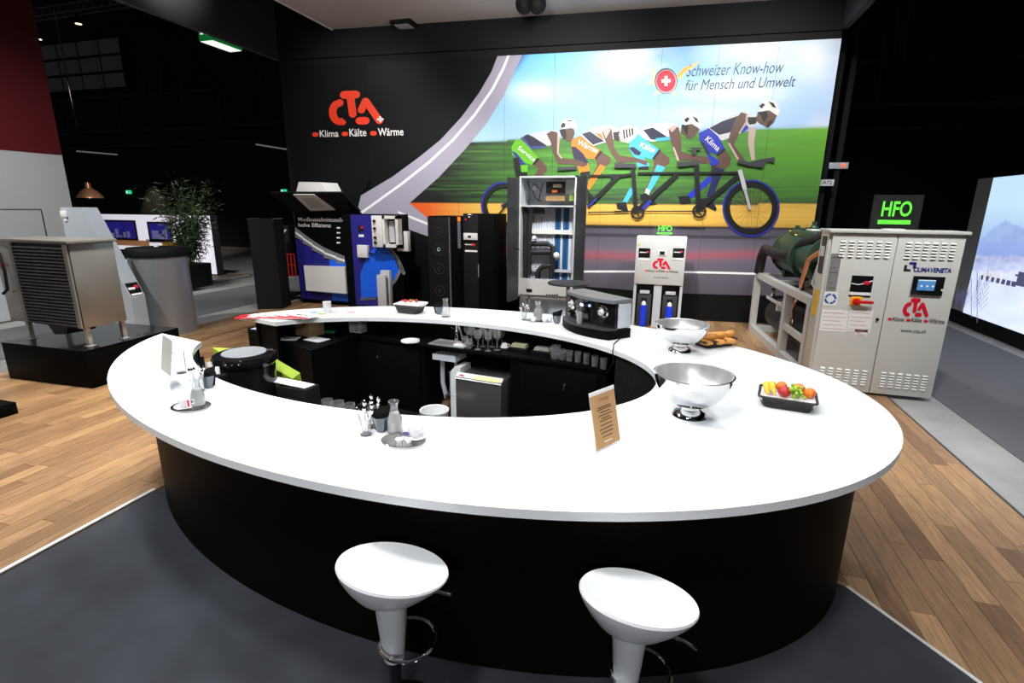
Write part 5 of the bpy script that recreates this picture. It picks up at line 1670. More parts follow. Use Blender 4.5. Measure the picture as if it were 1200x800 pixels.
# ------------------------------------------------------------------ bar stools
def stool(loc, shx, shy, label, lever_a):
    s = thing('bar_stool', label, 'stool', (loc[0], loc[1], 0.006), 0, 'white bar stools')
    zs = .78
    g = G()
    prof = [(0, .0), (.05, -.002), (.06, .0), (.10, .012), (.15, .045), (.19, .085), (.218, .12), (.226, .138), (.222, .146), (.21, .143), (.17, .128), (.1, .117), (0, .113)]
    g.lathe([(r * .97, z - .125) for r, z in prof], 48, (0, 0, zs))
    for v in g.bm.verts:
        f = max(0, (v.co.z - (zs - .125)) / .14)
        v.co.z += (shx * v.co.x + shy * v.co.y) * f
        v.co.x += .02 * f
    g.obj('seat', WHITE, s)
    g = G(); g.lathe([(.072, zs - .1), (.066, zs - .16), (.055, zs - .3), (.045, .38), (.042, .35), (.03, .342), (0, .342)], 28); g.obj('sleeve', mat('stool_white', (.72, .74, .75), .3, noise=.02), s)
    g = G(); g.lathe([(.026, .02), (.026, .38)], 18); g.obj('gas_post', BLACKG, s)
    g = G(); g.torus((.05, .03, .43), .118, .008, 40, 8); g.obj('foot_ring', CHROME, s)
    g = G(); g.tube([(.0, -.03, .39), (.03, -.07, .415), (.045, -.088, .43)], .009, 8); g.obj('ring_arm', CHROME, s)
    g = G(); a = math.radians(lever_a); g.tube([(.05 * math.cos(a), .05 * math.sin(a), zs - .1), (.2 * math.cos(a), .2 * math.sin(a), zs - .1), (.245 * math.cos(a), .245 * math.sin(a), zs - .115)], .0075, 8); g.obj('height_lever', CHROME, s)
    g = G(); g.lathe([(0, 0), (.205, 0), (.2, .012), (.06, .028), (.03, .04), (0, .04)], 40); g.obj('base_disc', BLACKG, s)


sl_l, sl_r = at(456, 665, .795), at(741, 698, .795)
stool((sl_l.x, sl_l.y), -.11, -.27, 'left white bar stool with lever and foot ring in full view', 16)
stool((sl_r.x, sl_r.y), -.05, -.27, 'right white bar stool cut off at the picture bottom', -12)

# ------------------------------------------------------------------ back bar inside the ring
WZ = .80
fa, fb = at(440, 396, WZ), at(660, 425, WZ)
fd = (fb - fa).normalized()
fa = fa - fd * .62
wrot = math.atan2(fd.y, fd.x)
fn = Vector((-fd.y, fd.x, 0))
Lw = 3.2


def wl_(x, y, z=None):                 # photo pixel on the cabinet front plane -> local x, z
    d = ray(x, y)
    p = CPOS + d * ((fa - CPOS).dot(fn) / d.dot(fn))
    return (p - fa).dot(fd), p.z


wt = thing('back_worktop', 'black worktop running along the inside of the bar', 'worktop', (fa.x, fa.y, 0), wrot)
g = G(); g.box(.37, Lw, 0, .34, WZ - .03, WZ); g.obj('slab', BLACK, wt, angle=0)
g = G(); g.box(.37, Lw - .2, .31, .34, WZ, HC - .045); g.obj('splash_panel', BLACK, wt, angle=0)
xa, xb, xc_ = wl_(497, 440)[0], wl_(597, 440)[0], Lw
for x0, x1, lab, kpx, dr_ in ((.38, xa, 'black back-bar cabinet left of the sink bay, key in its door', (443, 418), (404, 492)), (xb, xc_, 'black back-bar cabinet right of the steel dishwasher, key in its door', (662, 450), (610, 700))):
    cbn = thing('bar_cabinet', lab, 'cabinet', (fa.x, fa.y, 0), wrot, 'back-bar cabinets')
    g = G(); g.box(x0, x1, .02, .32, .0, WZ - .03); g.obj('cabinet_body', BLACK, cbn, angle=0)
    d0, d1 = wl_(dr_[0], 430)[0], min(wl_(dr_[1], 440)[0], x1 - .04)
    g = G(); g.box(d0, d1, 0, .018, .06, WZ - .07, .003); dd = g.obj('door', BLACK, cbn)
    k = wl_(*kpx); g = G(); g.cyl((k[0], 0, k[1]), (k[0], -.015, k[1]), .012, seg=10); g.box(k[0] - .003, k[0] + .003, -.04, -.015, k[1] - .045, k[1] + .01); g.obj('key', CHROME, dd)
B0, B1 = at(290, 384, WZ), at(364, 411, WZ)
rc = thing('return_cabinet', 'black end cabinet with papers and cardboard box on top', 'cabinet', (B1.x, B1.y, 0))
v1 = B0 - B1
g = G(); g.prism([(0, 0), (.06, .72), (v1.x + .1, v1.y + .55), (v1.x, v1.y)], 0, WZ); g.obj('cabinet_body', BLACK, rc, angle=0)
# sink bay
sk = thing('bar_sink', 'small steel sink set into the back worktop', 'sink', (fa.x, fa.y, WZ), wrot)
s0, s1 = wl_(500, 408)[0], wl_(541, 408)[0]
g = G()
for q in ((s0, s1, .03, .045), (s0, s1, .235, .25), (s0, s0 + .015, .045, .235), (s1 - .015, s1, .045, .235)):
    g.box(q[0], q[1], q[2], q[3], .0, .012)
g.obj('sink_rim', STEEL, sk, angle=0)
g = G(); g.box(s0 + .015, s1 - .015, .045, .235, .0005, .003); g.obj('sink_basin', STEELD, sk, angle=0)
g = G(); fx = s0 + (s1 - s0) * .5; g.lathe([(.028, .0), (.024, .1), (.018, .12), (0, .12)], 14, (fx, .27, 0)); g.tube([(fx, .27, .1), (fx + .01, .25, .2), (fx + .06, .2, .2), (fx + .16, .1, .1), (fx + .2, .06, .04)], .012, 8); g.obj('tap', CHROME, sk)
g = G(); g.tube([(fx, .27, .12), (fx - .06, .25, .15)], .007, 6); g.obj('tap_lever', CHROME, sk)
g = G(); g.box(wl_(505, 420)[0], wl_(532, 420)[0], .03, .26, WZ - .16, WZ - .1); g.xf(Matrix.Translation((0, 0, -WZ))); g.obj('sink_underside', GREYPAINT, sk, angle=0)
for px_, r in ((510, .025), (526, .02)):
    x = wl_(px_, 440)[0]; g = G(); g.tube([(x, .15, -.13), (x, .15, -.45), (x + .03, .17, -.62)], r, 10); g.obj('waste_pipe', GREYPAINT, sk)
g = G(); x = wl_(516, 440)[0]; g.tube([(x + .03, .14, -.3), (x + .05, .14, -.45), (x + .03, .14, -.56), (x - .02, .14, -.6)], .02, 10); g.obj('hose', DARKMET, sk)
dw = thing('dishwasher', 'steel under-counter dishwasher in the sink bay', 'dishwasher', (fa.x - fn.x * .12, fa.y - fn.y * .12, 0), wrot)
d0, d1 = wl_(541, 460)[0], wl_(593, 460)[0]
zt_ = wl_(560, 440)[1]
g = G(); g.box(d0, d1, 0, .4, .04, zt_, .004); g.obj('dishwasher_body', mat('dishwasher_steel', (.16, .155, .155), .32, .7, noise=.15, scale=20, stretch=(8, 1, 1)), dw)
g = G(); g.hexa([(d0, -.005, zt_ - .02), (d1, -.005, zt_ - .02), (d1, .05, zt_), (d0, .05, zt_)], [(d0, -.01, zt_ - .015), (d1, -.01, zt_ - .015), (d1, .05, zt_ + .035), (d0, .05, zt_ + .035)]); g.obj('control_strip', PLASTIC, dw, angle=0)
g = G(); g.ball((d0 + .06, .02, zt_ + .012), .03, 1, .25, .4); g.obj('red_logo', mat('soft_red', srgb(220, 90, 90), .5, noise=.02), dw)
g = G(); g.hexa([(d0 + .2, -.002, zt_ + .0), (d1 - .02, -.002, zt_ + .0), (d1 - .02, .03, zt_ + .02), (d0 + .2, .03, zt_ + .02)], [(d0 + .2, -.006, zt_ + .004), (d1 - .02, -.006, zt_ + .004), (d1 - .02, .03, zt_ + .028), (d0 + .2, .03, zt_ + .028)]); g.obj('yellow_label', mat('pale_yellow', srgb(236, 226, 150), .5, noise=.02), dw, angle=0)
c0, c1 = wl_(528, 460)[0], wl_(541, 460)[0]
cn_ = thing('white_canister', 'tall white canister left of the dishwasher', 'canister', (fa.x, fa.y, 0), wrot)
zc_ = wl_(533, 430)[1]
g = G(); g.plate([(c0, .0), (c1 - .01, .0), (c1 - .01, zc_), (c0 + .05, zc_), (c0, zc_ - .06)], .0, .22); g.obj('canister_body', PLASTIC, cn_, angle=0)
g = G(); g.box(c0, c1 - .01, -.004, 0, .28, .29); g.obj('seam', GREYPAINT, cn_, angle=0)
p = at(509, 482, .25)
bk = thing('white_bucket', 'white bucket on the floor in front of the sink bay', 'bucket', (p.x, p.y, 0))
g = G(); g.lathe([(0, 0), (.11, 0), (.14, .26), (.145, .27), (.13, .262), (.105, .015), (0, .015)], 28); g.obj('bucket_body', PLASTIC, bk)
g = G(); g.tube([(-.15, 0, .25), (-.12, -.1, .22), (0, -.16, .2), (.12, -.1, .22), (.15, 0, .25)], .005, 6); g.obj('bucket_handle', CHROME, bk)

g = G(); g.prism([ell(IC, IA - .02, IB + .14, IT, 9 * k) for k in range(40)], .001, .005); tag(g.obj('dark_floor_sheet', BLACKM, None, angle=0), 'added black oval sheet that darkens the floor inside the bar ring', 'dark sheet')  # sheet added so the floor inside the ring reads black
# --- glassware on the worktop
def wine_glass(loc):
    g = G(); g.lathe([(0, 0), (.034, .001), (.033, .004), (.006, .01), (.0045, .09), (.012, .1), (.034, .125), (.04, .16), (.034, .205), (.0325, .205), (.038, .16), (.032, .127), (.008, .104), (0, .102)], 20)
    return g


wg = wine_glass(None).obj('wine_glass', GLASS)
spots = [(560, 409.4), (572, 411), (582.6, 410), (553, 405), (566, 406), (577, 406.5), (588, 406), (548, 402)]
for k, (x, y) in enumerate(spots):
    o = wg if k == 0 else wg.copy()
    if k: C.objects.link(o)
    p = at(x, y, WZ); o.location = (p.x, p.y, WZ)
    tag(o, 'stemmed wine glass in the cluster beside the sink', 'wine glass', 'wine glasses by the sink')


def tumbler(r=.034, h=.1):
    g = G(); g.lathe([(0, 0), (r * .85, 0), (r, h), (r - .002, h), (r * .82, .006), (0, .006)], 18); return g


tm = tumbler().obj('tumbler', GLASS)
first = True
for grp, lab, P in (('tumblers by the sink', 'short clear tumbler between sink and wine glasses', [(549.5, 408), (545, 405)]),
                    ('tumblers on the right worktop', 'short clear tumbler in the row at the right end of the worktop', [(659, 421), (667, 422.5), (677, 424), (687, 426), (697, 429), (707, 432)])):
    for n_, (x, y) in enumerate(P):
        o = tm if first else tm.copy()
        if not first: C.objects.link(o)
        first = False
        p = at(x, y, WZ); o.location = (p.x, p.y, WZ); tag(o, lab if len(P) == 2 else ('first', 'second', 'third', 'fourth', 'fifth', 'last')[n_] + ' short tumbler from the jug in the right worktop row', 'glass', grp)
p = at(651, 420, WZ); g = G(); g.lathe([(0, 0), (.04, 0), (.055, .05), (.045, .11), (.047, .13), (.044, .13), (.042, .11), (.052, .05), (.037, .006), (0, .006)], 20)
tag(g.obj('glass_jug', GLASS, None, (p.x, p.y, WZ)), 'round clear jug at the left of the tumbler row', 'jug')
# shelf inside the near side of the bar with glasses
shf = [ell(IC, IA + .02, IB + .04, IT, -150 + 110 * k / 30) for k in range(31)]
shi = [ell(IC, IA - .16, IB - .16, IT, -150 + 110 * k / 30) for k in range(31)]
g = G(); g.ring(shf, shi, .78, .80); ns = tag(g.obj('inner_shelf', BLACK), 'black shelf below the near inside edge of the bar', 'shelf')
for n_, (x, y) in enumerate(((383, 468), (396, 470), (409, 473), (437, 477))):
    o = tm.copy(); C.objects.link(o); p = at(x, y, .93); o.location = (p.x, p.y, .80); o.scale = (1.15, 1.15, 1.3); tag(o, ('first', 'second', 'third', 'fourth')[n_] + ' clear glass from the left peeping over the near inside edge', 'glass', 'glasses on the inner shelf')
# plates, cup, towels
p = at(481, 401, WZ)
for k in range(3):
    g = G(); g.lathe([(0, 0), (.06, 0), (.1, .012), (.098, .014), (.06, .004), (0, .004)], 28)
    tag(g.obj('plate', PORC, None, (p.x, p.y, WZ + k * .006)), ('lowest', 'middle', 'top')[k] + ' white plate in the stack left of the sink', 'plate', 'plates left of the sink')
p = at(591, 407, WZ); g = G(); g.lathe([(0, .05), (.022, .05), (.036, .02), (.04, 0), (.037, 0), (.033, .02), (.02, .046), (0, .046)], 20); g.tube([(.035, 0, .012), (.06, 0, .015), (.06, 0, .035), (.032, 0, .04)], .004, 6)
tag(g.obj('upturned_cup', PORC, None, (p.x, p.y, WZ)), 'white cup upside down beside the wine glasses', 'cup')
for (x, y), c_, lab in (((609, 409), srgb(190, 186, 150), 'folded beige tea towel on a dark tray'), ((636, 413), srgb(170, 166, 160), 'folded grey tea towel on a dark tray')):
    p = at(x, y, WZ); e = thing('tea_towel', lab, 'towel', (p.x, p.y, WZ), wrot)
    g = G(); g.box(-.1, .1, -.06, .06, 0, .025, .004); g.obj('tray', BLACKM, e)
    for k in range(3):
        g = G(); g.box(-.085 + .006 * k, .085 - .004 * k, -.045, .045, .026 + k * .012, .036 + k * .012, .004); g.obj('fold', mat('towel_' + str(int(c_[0] * 1000)), c_, .9, noise=.1, bump=.3, scale=40), e)
p = at(540, 392, WZ + .12); g = G(); g.box(-.07, .07, -.05, .05, 0, .02, .004); tag(g.obj('soap_dish', PLASTIC, None, (p.x, p.y, WZ)), 'white tray right of the sink tap', 'tray')
# cardboard box, papers, tape on the end cabinet
p = at(352, 393, WZ)
bx = thing('cardboard_box', 'small brown cardboard box with red glasses print', 'box', (p.x, p.y, WZ), math.radians(-14))
CARD = mat('cardboard', srgb(200, 166, 118), .7, noise=.06, scale=9)
g = G(); g.box(-.2, .16, 0, .2, 0, .18); g.obj('carton', CARD, bx, angle=0)
for x in (-.06, .08):
    g = G(); g.ball((x, -.004, .15), .045, 1, .15, .7); g.obj('red_lens', RED, bx)
g = G(); g.box(-.03, .05, -.008, -.002, .155, .165); g.obj('bridge', KTEXT, bx, angle=0)
for (x, y), w_, d_, r, lab in (((338, 397), .22, .15, .3, 'white paper left of the cardboard box corner'), ((371, 398), .24, .16, -.2, 'white paper right of the cardboard box corner'), ((307, 385), .2, .14, .1, 'bluish paper at the left end of the end cabinet')):
    p = at(x, y, WZ); g = G(); g.box(-w_ / 2, w_ / 2, -d_ / 2, d_ / 2, 0, .006)
    tag(g.obj('paper_sheet', WPAPER if x != 307 else mat('blue_paper', srgb(150, 160, 190), .7, noise=.1), None, (p.x, p.y, WZ + .001), r, angle=0), lab, 'paper')
p = at(387, 390, WZ); g = G(); g.box(-.06, .06, -.03, .03, 0, .03, .005); tag(g.obj('tape_roll', mat('green_plastic', srgb(40, 150, 90), .4, noise=.1), None, (p.x, p.y, WZ), .3), 'green tape dispenser beside the papers', 'tape')
p = at(416, 390, WZ); g = G(); g.box(-.08, .08, 0, .12, 0, .15, .003); e = thing('napkin_box', 'white printed box under the bar top', 'box', (p.x, p.y, WZ), -.1); g.obj('carton', WPAPER, e)
for k in range(4):
    g = G(); g.box(.0, .06, -.002, 0, .03 + k * .028, .038 + k * .028); g.obj('print_line', DARKMET, e, angle=0)
# drum, bag, tools inside the left wing
p = at(286, 412, .9)
dr = thing('round_drum', 'black round kettle drum with a grey lid disc inside the bar', 'kettle', (p.x, p.y, .46))
g = G(); g.lathe([(0, 0), (.23, 0), (.25, .02), (.255, .33), (.27, .35), (.275, .39), (.262, .425), (.235, .435), (.0, .435)], 40); g.obj('drum_body', BLACKG, dr)
g = G(); g.lathe([(0, .436), (.19, .436), (.185, .442), (0, .442)], 40); g.obj('lid_disc', mat('disc_grey', srgb(140, 142, 146), .5, noise=.05), dr)
for k in range(3):
    g = G(); a = math.radians(-80 + k * 12); g.ball((.27 * math.cos(a), .27 * math.sin(a), .39), .012); g.obj('rim_button', CHROME, dr)
st_ = thing('drum_stand', 'black box stand under the round kettle drum', 'stand', (p.x, p.y, 0))
g = G(); g.box(-.2, .2, -.2, .2, 0, .44, .005); g.obj('stand_body', BLACKM, st_)
g = G(); g.box(-.22, .22, -.22, .22, .44, .46, .004); g.obj('stand_top', BLACK, st_)
g = G()
q = at(266, 416, .78)
g.hexa([(p.x - .5, p.y + .12, .45), (p.x - .2, p.y + .42, .45), (p.x + .26, p.y + .42, .45), (p.x + .25, p.y + .3, .45), (p.x - .14, p.y + .3, .45), (p.x - .36, p.y + .1, .45)], [(p.x - .52, p.y + .14, .86), (p.x - .2, p.y + .4, .8), (p.x + .26, p.y + .4, .6), (p.x + .25, p.y + .3, .57), (p.x - .14, p.y + .3, .72), (p.x - .36, p.y + .12, .8)])
tag(g.obj('green_bag', mat('lime_fabric', srgb(150, 176, 50), .8, noise=.1), angle=0), 'lime green bag behind the round drum', 'bag')
p2 = at(339, 446, .62)
g = G(); g.hexa([(-.28, -.06, 0), (.22, -.07, -.03), (.24, .05, -.03), (-.28, .07, 0)], [(-.28, -.06, .006), (.22, -.07, -.024), (.24, .05, -.024), (-.28, .07, .006)])
o = tag(g.obj('paper_roll', WPAPER, None, (p2.x, p2.y, .62), angle=0), 'long white paper sheet right of the round drum', 'paper')
g = G(); g.box(p2.x - .08, p2.x + .26, p2.y - .09, p2.y + .09, 0, .585, .004); tag(g.obj('side_box', BLACKM), 'black box under the long white paper', 'box')
p = at(236, 420, .95)
e = thing('tool_rack', 'black rack with white cloths inside the left wing of the bar', 'rack', (p.x, p.y + .02, .0))
g = G(); g.box(-.06, .1, -.06, .14, 0, .78, .005); g.obj('rack_body', BLACKM, e)
for k in range(3):
    g = G(); g.tube([(-.02 + .04 * k, .0 + .03 * k, .79), (-.05 + .045 * k, .02 + .03 * k, .95 - .05 * k)], .022, 8); g.obj('rolled_cloth', WPAPER if k else BLACKM, e)

# ------------------------------------------------------------------ on the counter
def onc(x, y, z=HC):
    p = at(x, y, HC); return (p.x, p.y, z)


# coffee machine
q0, q1 = at(659, 381, HC), at(713, 399, HC)
cm = thing('coffee_machine', 'black twin-head coffee machine with silver sides on the bar', 'coffee machine', ((q0.x + q1.x) / 2, (q0.y + q1.y) / 2, HC), math.atan2(q1.y - q0.y, q1.x - q0.x))
hw = (q1 - q0).length / 2
CH = .36


def curved(w0, d, bulge, n=12):
    P = [(-w0 + 2 * w0 * k / n, -bulge * (1 - (2 * k / n - 1) ** 2)) for k in range(n + 1)]
    return P + [(w0, d), (-w0, d)]


g = G(); g.prism(curved(hw, .26, .10), 0, .085); g.obj('base', BLACK, cm)
g = G(); g.prism(curved(hw, .1, .13), .086, .1); g.obj('drip_tray', DARKMET, cm)
g = G(); g.prism([(x, y + .07) for x, y in curved(hw - .01, .19, .06)], .1, CH - .03); g.obj('front_housing', BLACKG, cm)
g = G(); g.prism([(x, y + .03) for x, y in curved(hw, .23, .07)], CH - .03, CH); g.obj('top_cover', mat('cover_grey', (.16, .165, .18), .3, noise=.05), cm)
for s in (-1, 1):
    g = G(); x0 = s * (hw - .008); g.box(min(x0, x0 + s * .012), max(x0, x0 + s * .012), .1, .25, .1, CH - .035, .003); g.obj('side_panel', STEEL if False else GREYPAINT, cm)
for xh in (-hw + .1, hw - .14):
    yh = .07 - .06 * (1 - (xh / hw) ** 2) + .01
    M_ = Matrix.Translation((xh, yh, .235)) @ Matrix.Rotation(PI / 2, 4, 'X')
    g = G(); g.lathe([(0, .02), (.05, .02), (.062, .012), (.066, 0)], 28); g.xf(M_); hd = g.obj('brew_head', CHROME, cm)
    g = G(); g.lathe([(0, .045), (.025, .045), (.03, .02)], 20); g.xf(M_); g.obj('head_knob', PLASTIC, hd)
    g = G(); g.box(xh - .014, xh + .014, yh - .05, yh - .044, .23, .237); g.obj('slot', BLACKM, hd, angle=0)
    g = G(); g.tube([(xh - .03, yh - .01, .16), (xh - .03, yh - .05, .15), (xh + .03, yh - .05, .15), (xh + .03, yh - .01, .16)], .008, 6); g.obj('spout', BLACKG, hd)
    for k in range(2):
        pass
g = G(); g.box(-.03, .03, -.035, .02, .19, .29, .008); g.obj('steam_unit', BLACKG, cm)
g = G(); g.box(-.028, .022, -.045, -.035, .26, .285, .004); g.obj('button_bar', mat('button_glow', (.8, .85, 1), .4, emit=.8, noise=.02), cm)
g = G(); g.tube([(0, -.04, .25), (-.03, -.07, .23), (-.045, -.08, .2)], .009, 8); g.obj('steam_wand', CHROME, cm)
for x in (-.06, .055):
    g = G(); g.cyl((x, .02, .27), (x, -.0, .27), .013, seg=12); g.obj('light_button', mat('button_blue', (.45, .55, 1), .4, emit=1.0, noise=.02), cm)
g = G(); g.lathe([(0, 0), (.026, 0), (.032, .11), (.03, .11), (.024, .004), (0, .004)], 20, (.0, -.06, .1)); tag(g.obj('milk_beaker', STEEL, None, cm.location, cm.rotation_euler.z), 'small steel beaker on the coffee machine drip tray', 'beaker')
c_a, c_b, c_c = Vector(onc(727, 397)), Vector(onc(719, 404)), Vector(onc(718.5, 410))
e_ = Vector(at(719, 425, .95)); f_ = Vector(at(709, 440, .8))
g = G(); g.tube([c_a + Vector((0, 0, .008)), c_b + Vector((0, 0, .006)), c_c + Vector((0, .02, .006)), c_c + Vector((0, -.045, -.0)), e_ + Vector((.0, -.0, 0)), f_], .005, 6)
tag(g.obj('power_cord', BLACKM), 'thin black cord from the coffee machine over the bar edge', 'cord')

# steel bowls
def bowl(x, y, label, R, H_):
    e = thing('steel_bowl', label, 'bowl', onc(x, y), 0, 'polished steel bowls')
    n = 14
    P = [(.05 + 0 * R, .055)] + [(R * math.sin(t), .055 + H_ * (1 - math.cos(t) / 1.0)) for t in [.22 + (1.5 - .22) * k / n for k in range(n + 1)]]
    zc = P[-1][1]
    inner_ = [(max(r - .006, 0), z + .004) for r, z in P[1:]][::-1]
    g = G(); g.lathe([(0, .055)] + P[1:] + [(R + .006, zc + .004), (R - .002, zc + .006)], 64); b_ = g.obj('bowl_shell', mat('polished_steel', (.86, .86, .86), .06, 1.0, noise=.02), e)
    g = G(); g.lathe([(R - .002, zc + .006)] + inner_ + [(0, .064)], 64); g.obj('bowl_lining', mat('brushed_lining', (.62, .61, .6), .38, .75, noise=.25, scale=14, stretch=(1, 1, .15)), e)
    g = G(); g.lathe([(.095, 0), (.098, .006), (.085, .03), (.05, .048), (.05, .062), (0, .062)], 48); g.obj('bowl_foot', MATS['polished_steel'], e)
    return e


bowl(808, 487, 'large polished steel bowl on a foot, front one on a white mat', .215, .215)
bowl(797, 411, 'polished steel bowl behind the front bowl, beside the croissants', .215, .19)
# menu card
def card(name, x0, y0, x1, y1, h, mt_, label, lean, extra=None):
    a, b = at(x0, y0, HC), at(x1, y1, HC)
    L = (b - a).length
    e = thing(name, label, 'menu card', (a.x, a.y, HC), math.atan2(b.y - a.y, b.x - a.x))
    S = Matrix(((1, 0, 0, 0), (0, 1, lean, 0), (0, 0, 1, 0), (0, 0, 0, 1)))
    g = G(); g.box(0, L, 0, .003, 0, h); g.box(0, L, .003, .09, 0, .003); g.xf(S); g.obj('acrylic_holder', mat('acrylic', (.9, .92, .93), .05, noise=.01, alpha=.35), e, angle=0)
    return e, L, S


KRAFT = mat('kraft_paper', srgb(190, 146, 98), .7, noise=.06, scale=20)
e, L, S = card('menu_stand', 699, 531, 727, 517, .29, KRAFT, 'kraft paper menu in a clear stand on the bar front', .22)
g = G(); g.box(.003, L - .003, -.003, 0, .012, .272); g.xf(S); cdp = g.obj('menu_sheet', KRAFT, e, angle=0)
g = G(); g.box(0, L, -.002, 0, .272, .29); g.xf(S); g.obj('top_edge', WPAPER, e, angle=0)
text('menu_title', 'CTA Bar', L * .28, L * .72, .235, .252, -.004, mat('menu_ink', srgb(90, 66, 44), .6, noise=.02), cdp, M=S)
for k, (w_, z) in enumerate(((.5, .205), (.6, .195), (.4, .18), (.56, .165), (.36, .15), (.5, .138), (.5, .118), (.56, .098), (.5, .08), (.4, .06), (.3, .035))):
    g = G(); g.box(L * (.5 - w_ / 2), L * (.5 + w_ / 2), -.0045, -.003, z, z + .004); g.xf(S); g.obj('menu_line', MATS['menu_ink'] if z > .04 else WTEXT, cdp, angle=0)
e, L, S = card('menu_stand', 188, 449, 199, 459, .33, WPAPER, 'greyish menu in a white tent stand on the left wing', .18)
g = G(); g.box(.002, L - .002, -.003, 0, .1, .325); g.xf(S); g.obj('menu_sheet', mat('grey_card', srgb(176, 170, 162), .7, noise=.08, scale=30), e, angle=0)
# fruit basket
bl_, br_ = at(897, 472, HC), at(948, 480, HC)
WICK = mat('dark_wicker', (.018, .017, .017), .5, noise=.3, scale=40, bump=.6)


def basket(name, x, y, w0, d0, h, rz, label, mt_, rows=6):
    e = thing(name, label, 'basket', onc(x, y), rz)
    def rr(s, z):
        W2, D2 = w0 / 2 * s, d0 / 2 * s
        c = .03
        pts = []
        for cx, cy, a0 in ((W2 - c, D2 - c, 0), (-W2 + c, D2 - c, 90), (-W2 + c, -D2 + c, 180), (W2 - c, -D2 + c, 270)):
            for k in range(5):
                a = math.radians(a0 + k * 22.5); pts.append((cx + c * math.cos(a), cy + c * math.sin(a), z))
        return pts
    g = G(); g.hexa(rr(.8, 0), rr(.8, .006)); g.obj('basket_floor', mt_, e)
    for k in range(rows):
        t = k / (rows - 1)
        g = G(); g.tube(rr(.8 + .2 * t, .008 + h * t), h / rows * .62 + (.002 if k == rows - 1 else 0), 6, closed=True); g.obj('woven_row' if k < rows - 1 else 'rim', mt_, e)
    return e


bz = math.atan2(br_.y - bl_.y, br_.x - bl_.x)
fbk = basket('fruit_basket', 921, 474, .31, .25, .06, bz, 'black wicker basket of fruit on the right of the bar', WICK)
fc_ = Vector(onc(921, 474))
Rz = Matrix.Rotation(bz, 3, 'Z')
FP = lambda x, y, z: tuple(fc_ + Rz @ Vector((x, y, z)))
g = G(); g.hexa([(-.13, -.1, .03), (.13, -.1, .03), (.13, .1, .03), (-.13, .1, .03)], [(-.15, -.125, .062), (.155, -.125, .064), (.15, .11, .06), (-.15, .11, .06)]); tag(g.obj('napkin', WPAPER, None, onc(921, 474), bz, angle=0), 'white paper napkin lining the fruit basket', 'napkin')
ORN = mat('orange_peel', srgb(236, 120, 28), .45, noise=.06, scale=60, bump=.2)
for P, lab in (((.06, .06, .095), 'orange at the back right of the fruit basket'), ((-.035, .07, .09), 'orange at the back left behind the apple'), ((.115, -.0, .095), 'orange nearest the right rim of the basket')):
    g = G(); g.ball((0, 0, 0), .034, 1, 1, .95); o = tag(g.obj('orange', ORN, None, FP(*P)), lab, 'orange', 'oranges in the basket')
g = G(); g.ball((0, 0, 0), .036, 1, 1, .93); g.tube([(0, 0, .028), (.004, 0, .045)], .0025, 5); tag(g.obj('apple', mat('apple_red', srgb(176, 44, 44), .3, noise=.35, scale=14), None, FP(-.02, -.05, .097)), 'red apple at the front of the fruit basket', 'apple')
BAN = mat('banana_yellow', srgb(238, 196, 50), .45, noise=.08, scale=12)
for k, lab in enumerate(('outer banana along the left rim of the basket', 'inner banana beside the red apple')):
    g = G(); g.tube([(0, .075, 0), (-.014, .05, .02), (-.02, .0, .03), (-.014, -.05, .02), (0, -.08, -.004)], .016, 10, radii=[.006, .016, .018, .016, .006]); tag(g.obj('banana', BAN, None, FP(-.105 + .034 * k, .0, .082 + .006 * k), bz), lab, 'banana', 'bananas in the basket')
g = G()
for k in range(26):
    g.ball((random.gauss(0, .022), random.gauss(0, .032), random.random() * .045), .0115, u=8, v=6)
o = tag(g.obj('grape_bunch', mat('grape_green', srgb(150, 186, 50), .3, noise=.15, scale=10), None, FP(.045, -.02, .078)), 'bunch of green grapes in the middle of the basket', 'grapes')
o['kind'] = 'stuff'
# croissant basket
cb_ = basket('croissant_basket', 836, 404, .36, .2, .05, math.radians(40), 'black tray basket of croissants behind the steel bowls', WICK, 4)
CRO = mat('croissant_crust', srgb(206, 140, 62), .5, noise=.25, scale=18)
cc_ = Vector(onc(836, 404))
for k in range(6):
    g = G(); n = 8
    pts = [(.075 * math.cos(t), .055 * math.sin(t), 0) for t in [PI * i / n for i in range(n + 1)]]
    g.tube(pts, .02, 10, radii=[.008, .018, .025, .03, .034, .03, .025, .018, .008]); 
    row, colm = k // 3, k % 3
    a = math.radians(40)
    dx, dy = -.1 + .1 * colm, -.05 + .04 * row
    o = tag(g.obj('croissant', CRO, None, cc_ + Vector((dx * math.cos(a) - dy * math.sin(a), dx * math.sin(a) + dy * math.cos(a), .055 + .05 * row)), math.radians(110 + 25 * k)), 'golden croissant in the black tray basket', 'croissant', 'croissants in the basket')


# serving trays with cups and jugs
def tray(x, y, r, label, sx=1.25):
    e = thing('serving_tray', label, 'tray', onc(x, y))
    g = G(); g.lathe([(0, 0), (r, 0), (r + .008, .008), (r + .005, .009), (r - .004, .003), (0, .003)], 48, sx=sx); g.obj('tray_plate', mat('tray_steel', (.8, .8, .8), .15, 1.0, noise=.03), e)
    g = G(); g.torus((0, 0, .008), r + .006, .003, 48, 6); g.xf(Matrix.Diagonal((sx, 1, 1, 1))); g.obj('tray_rim', CHROME, e)


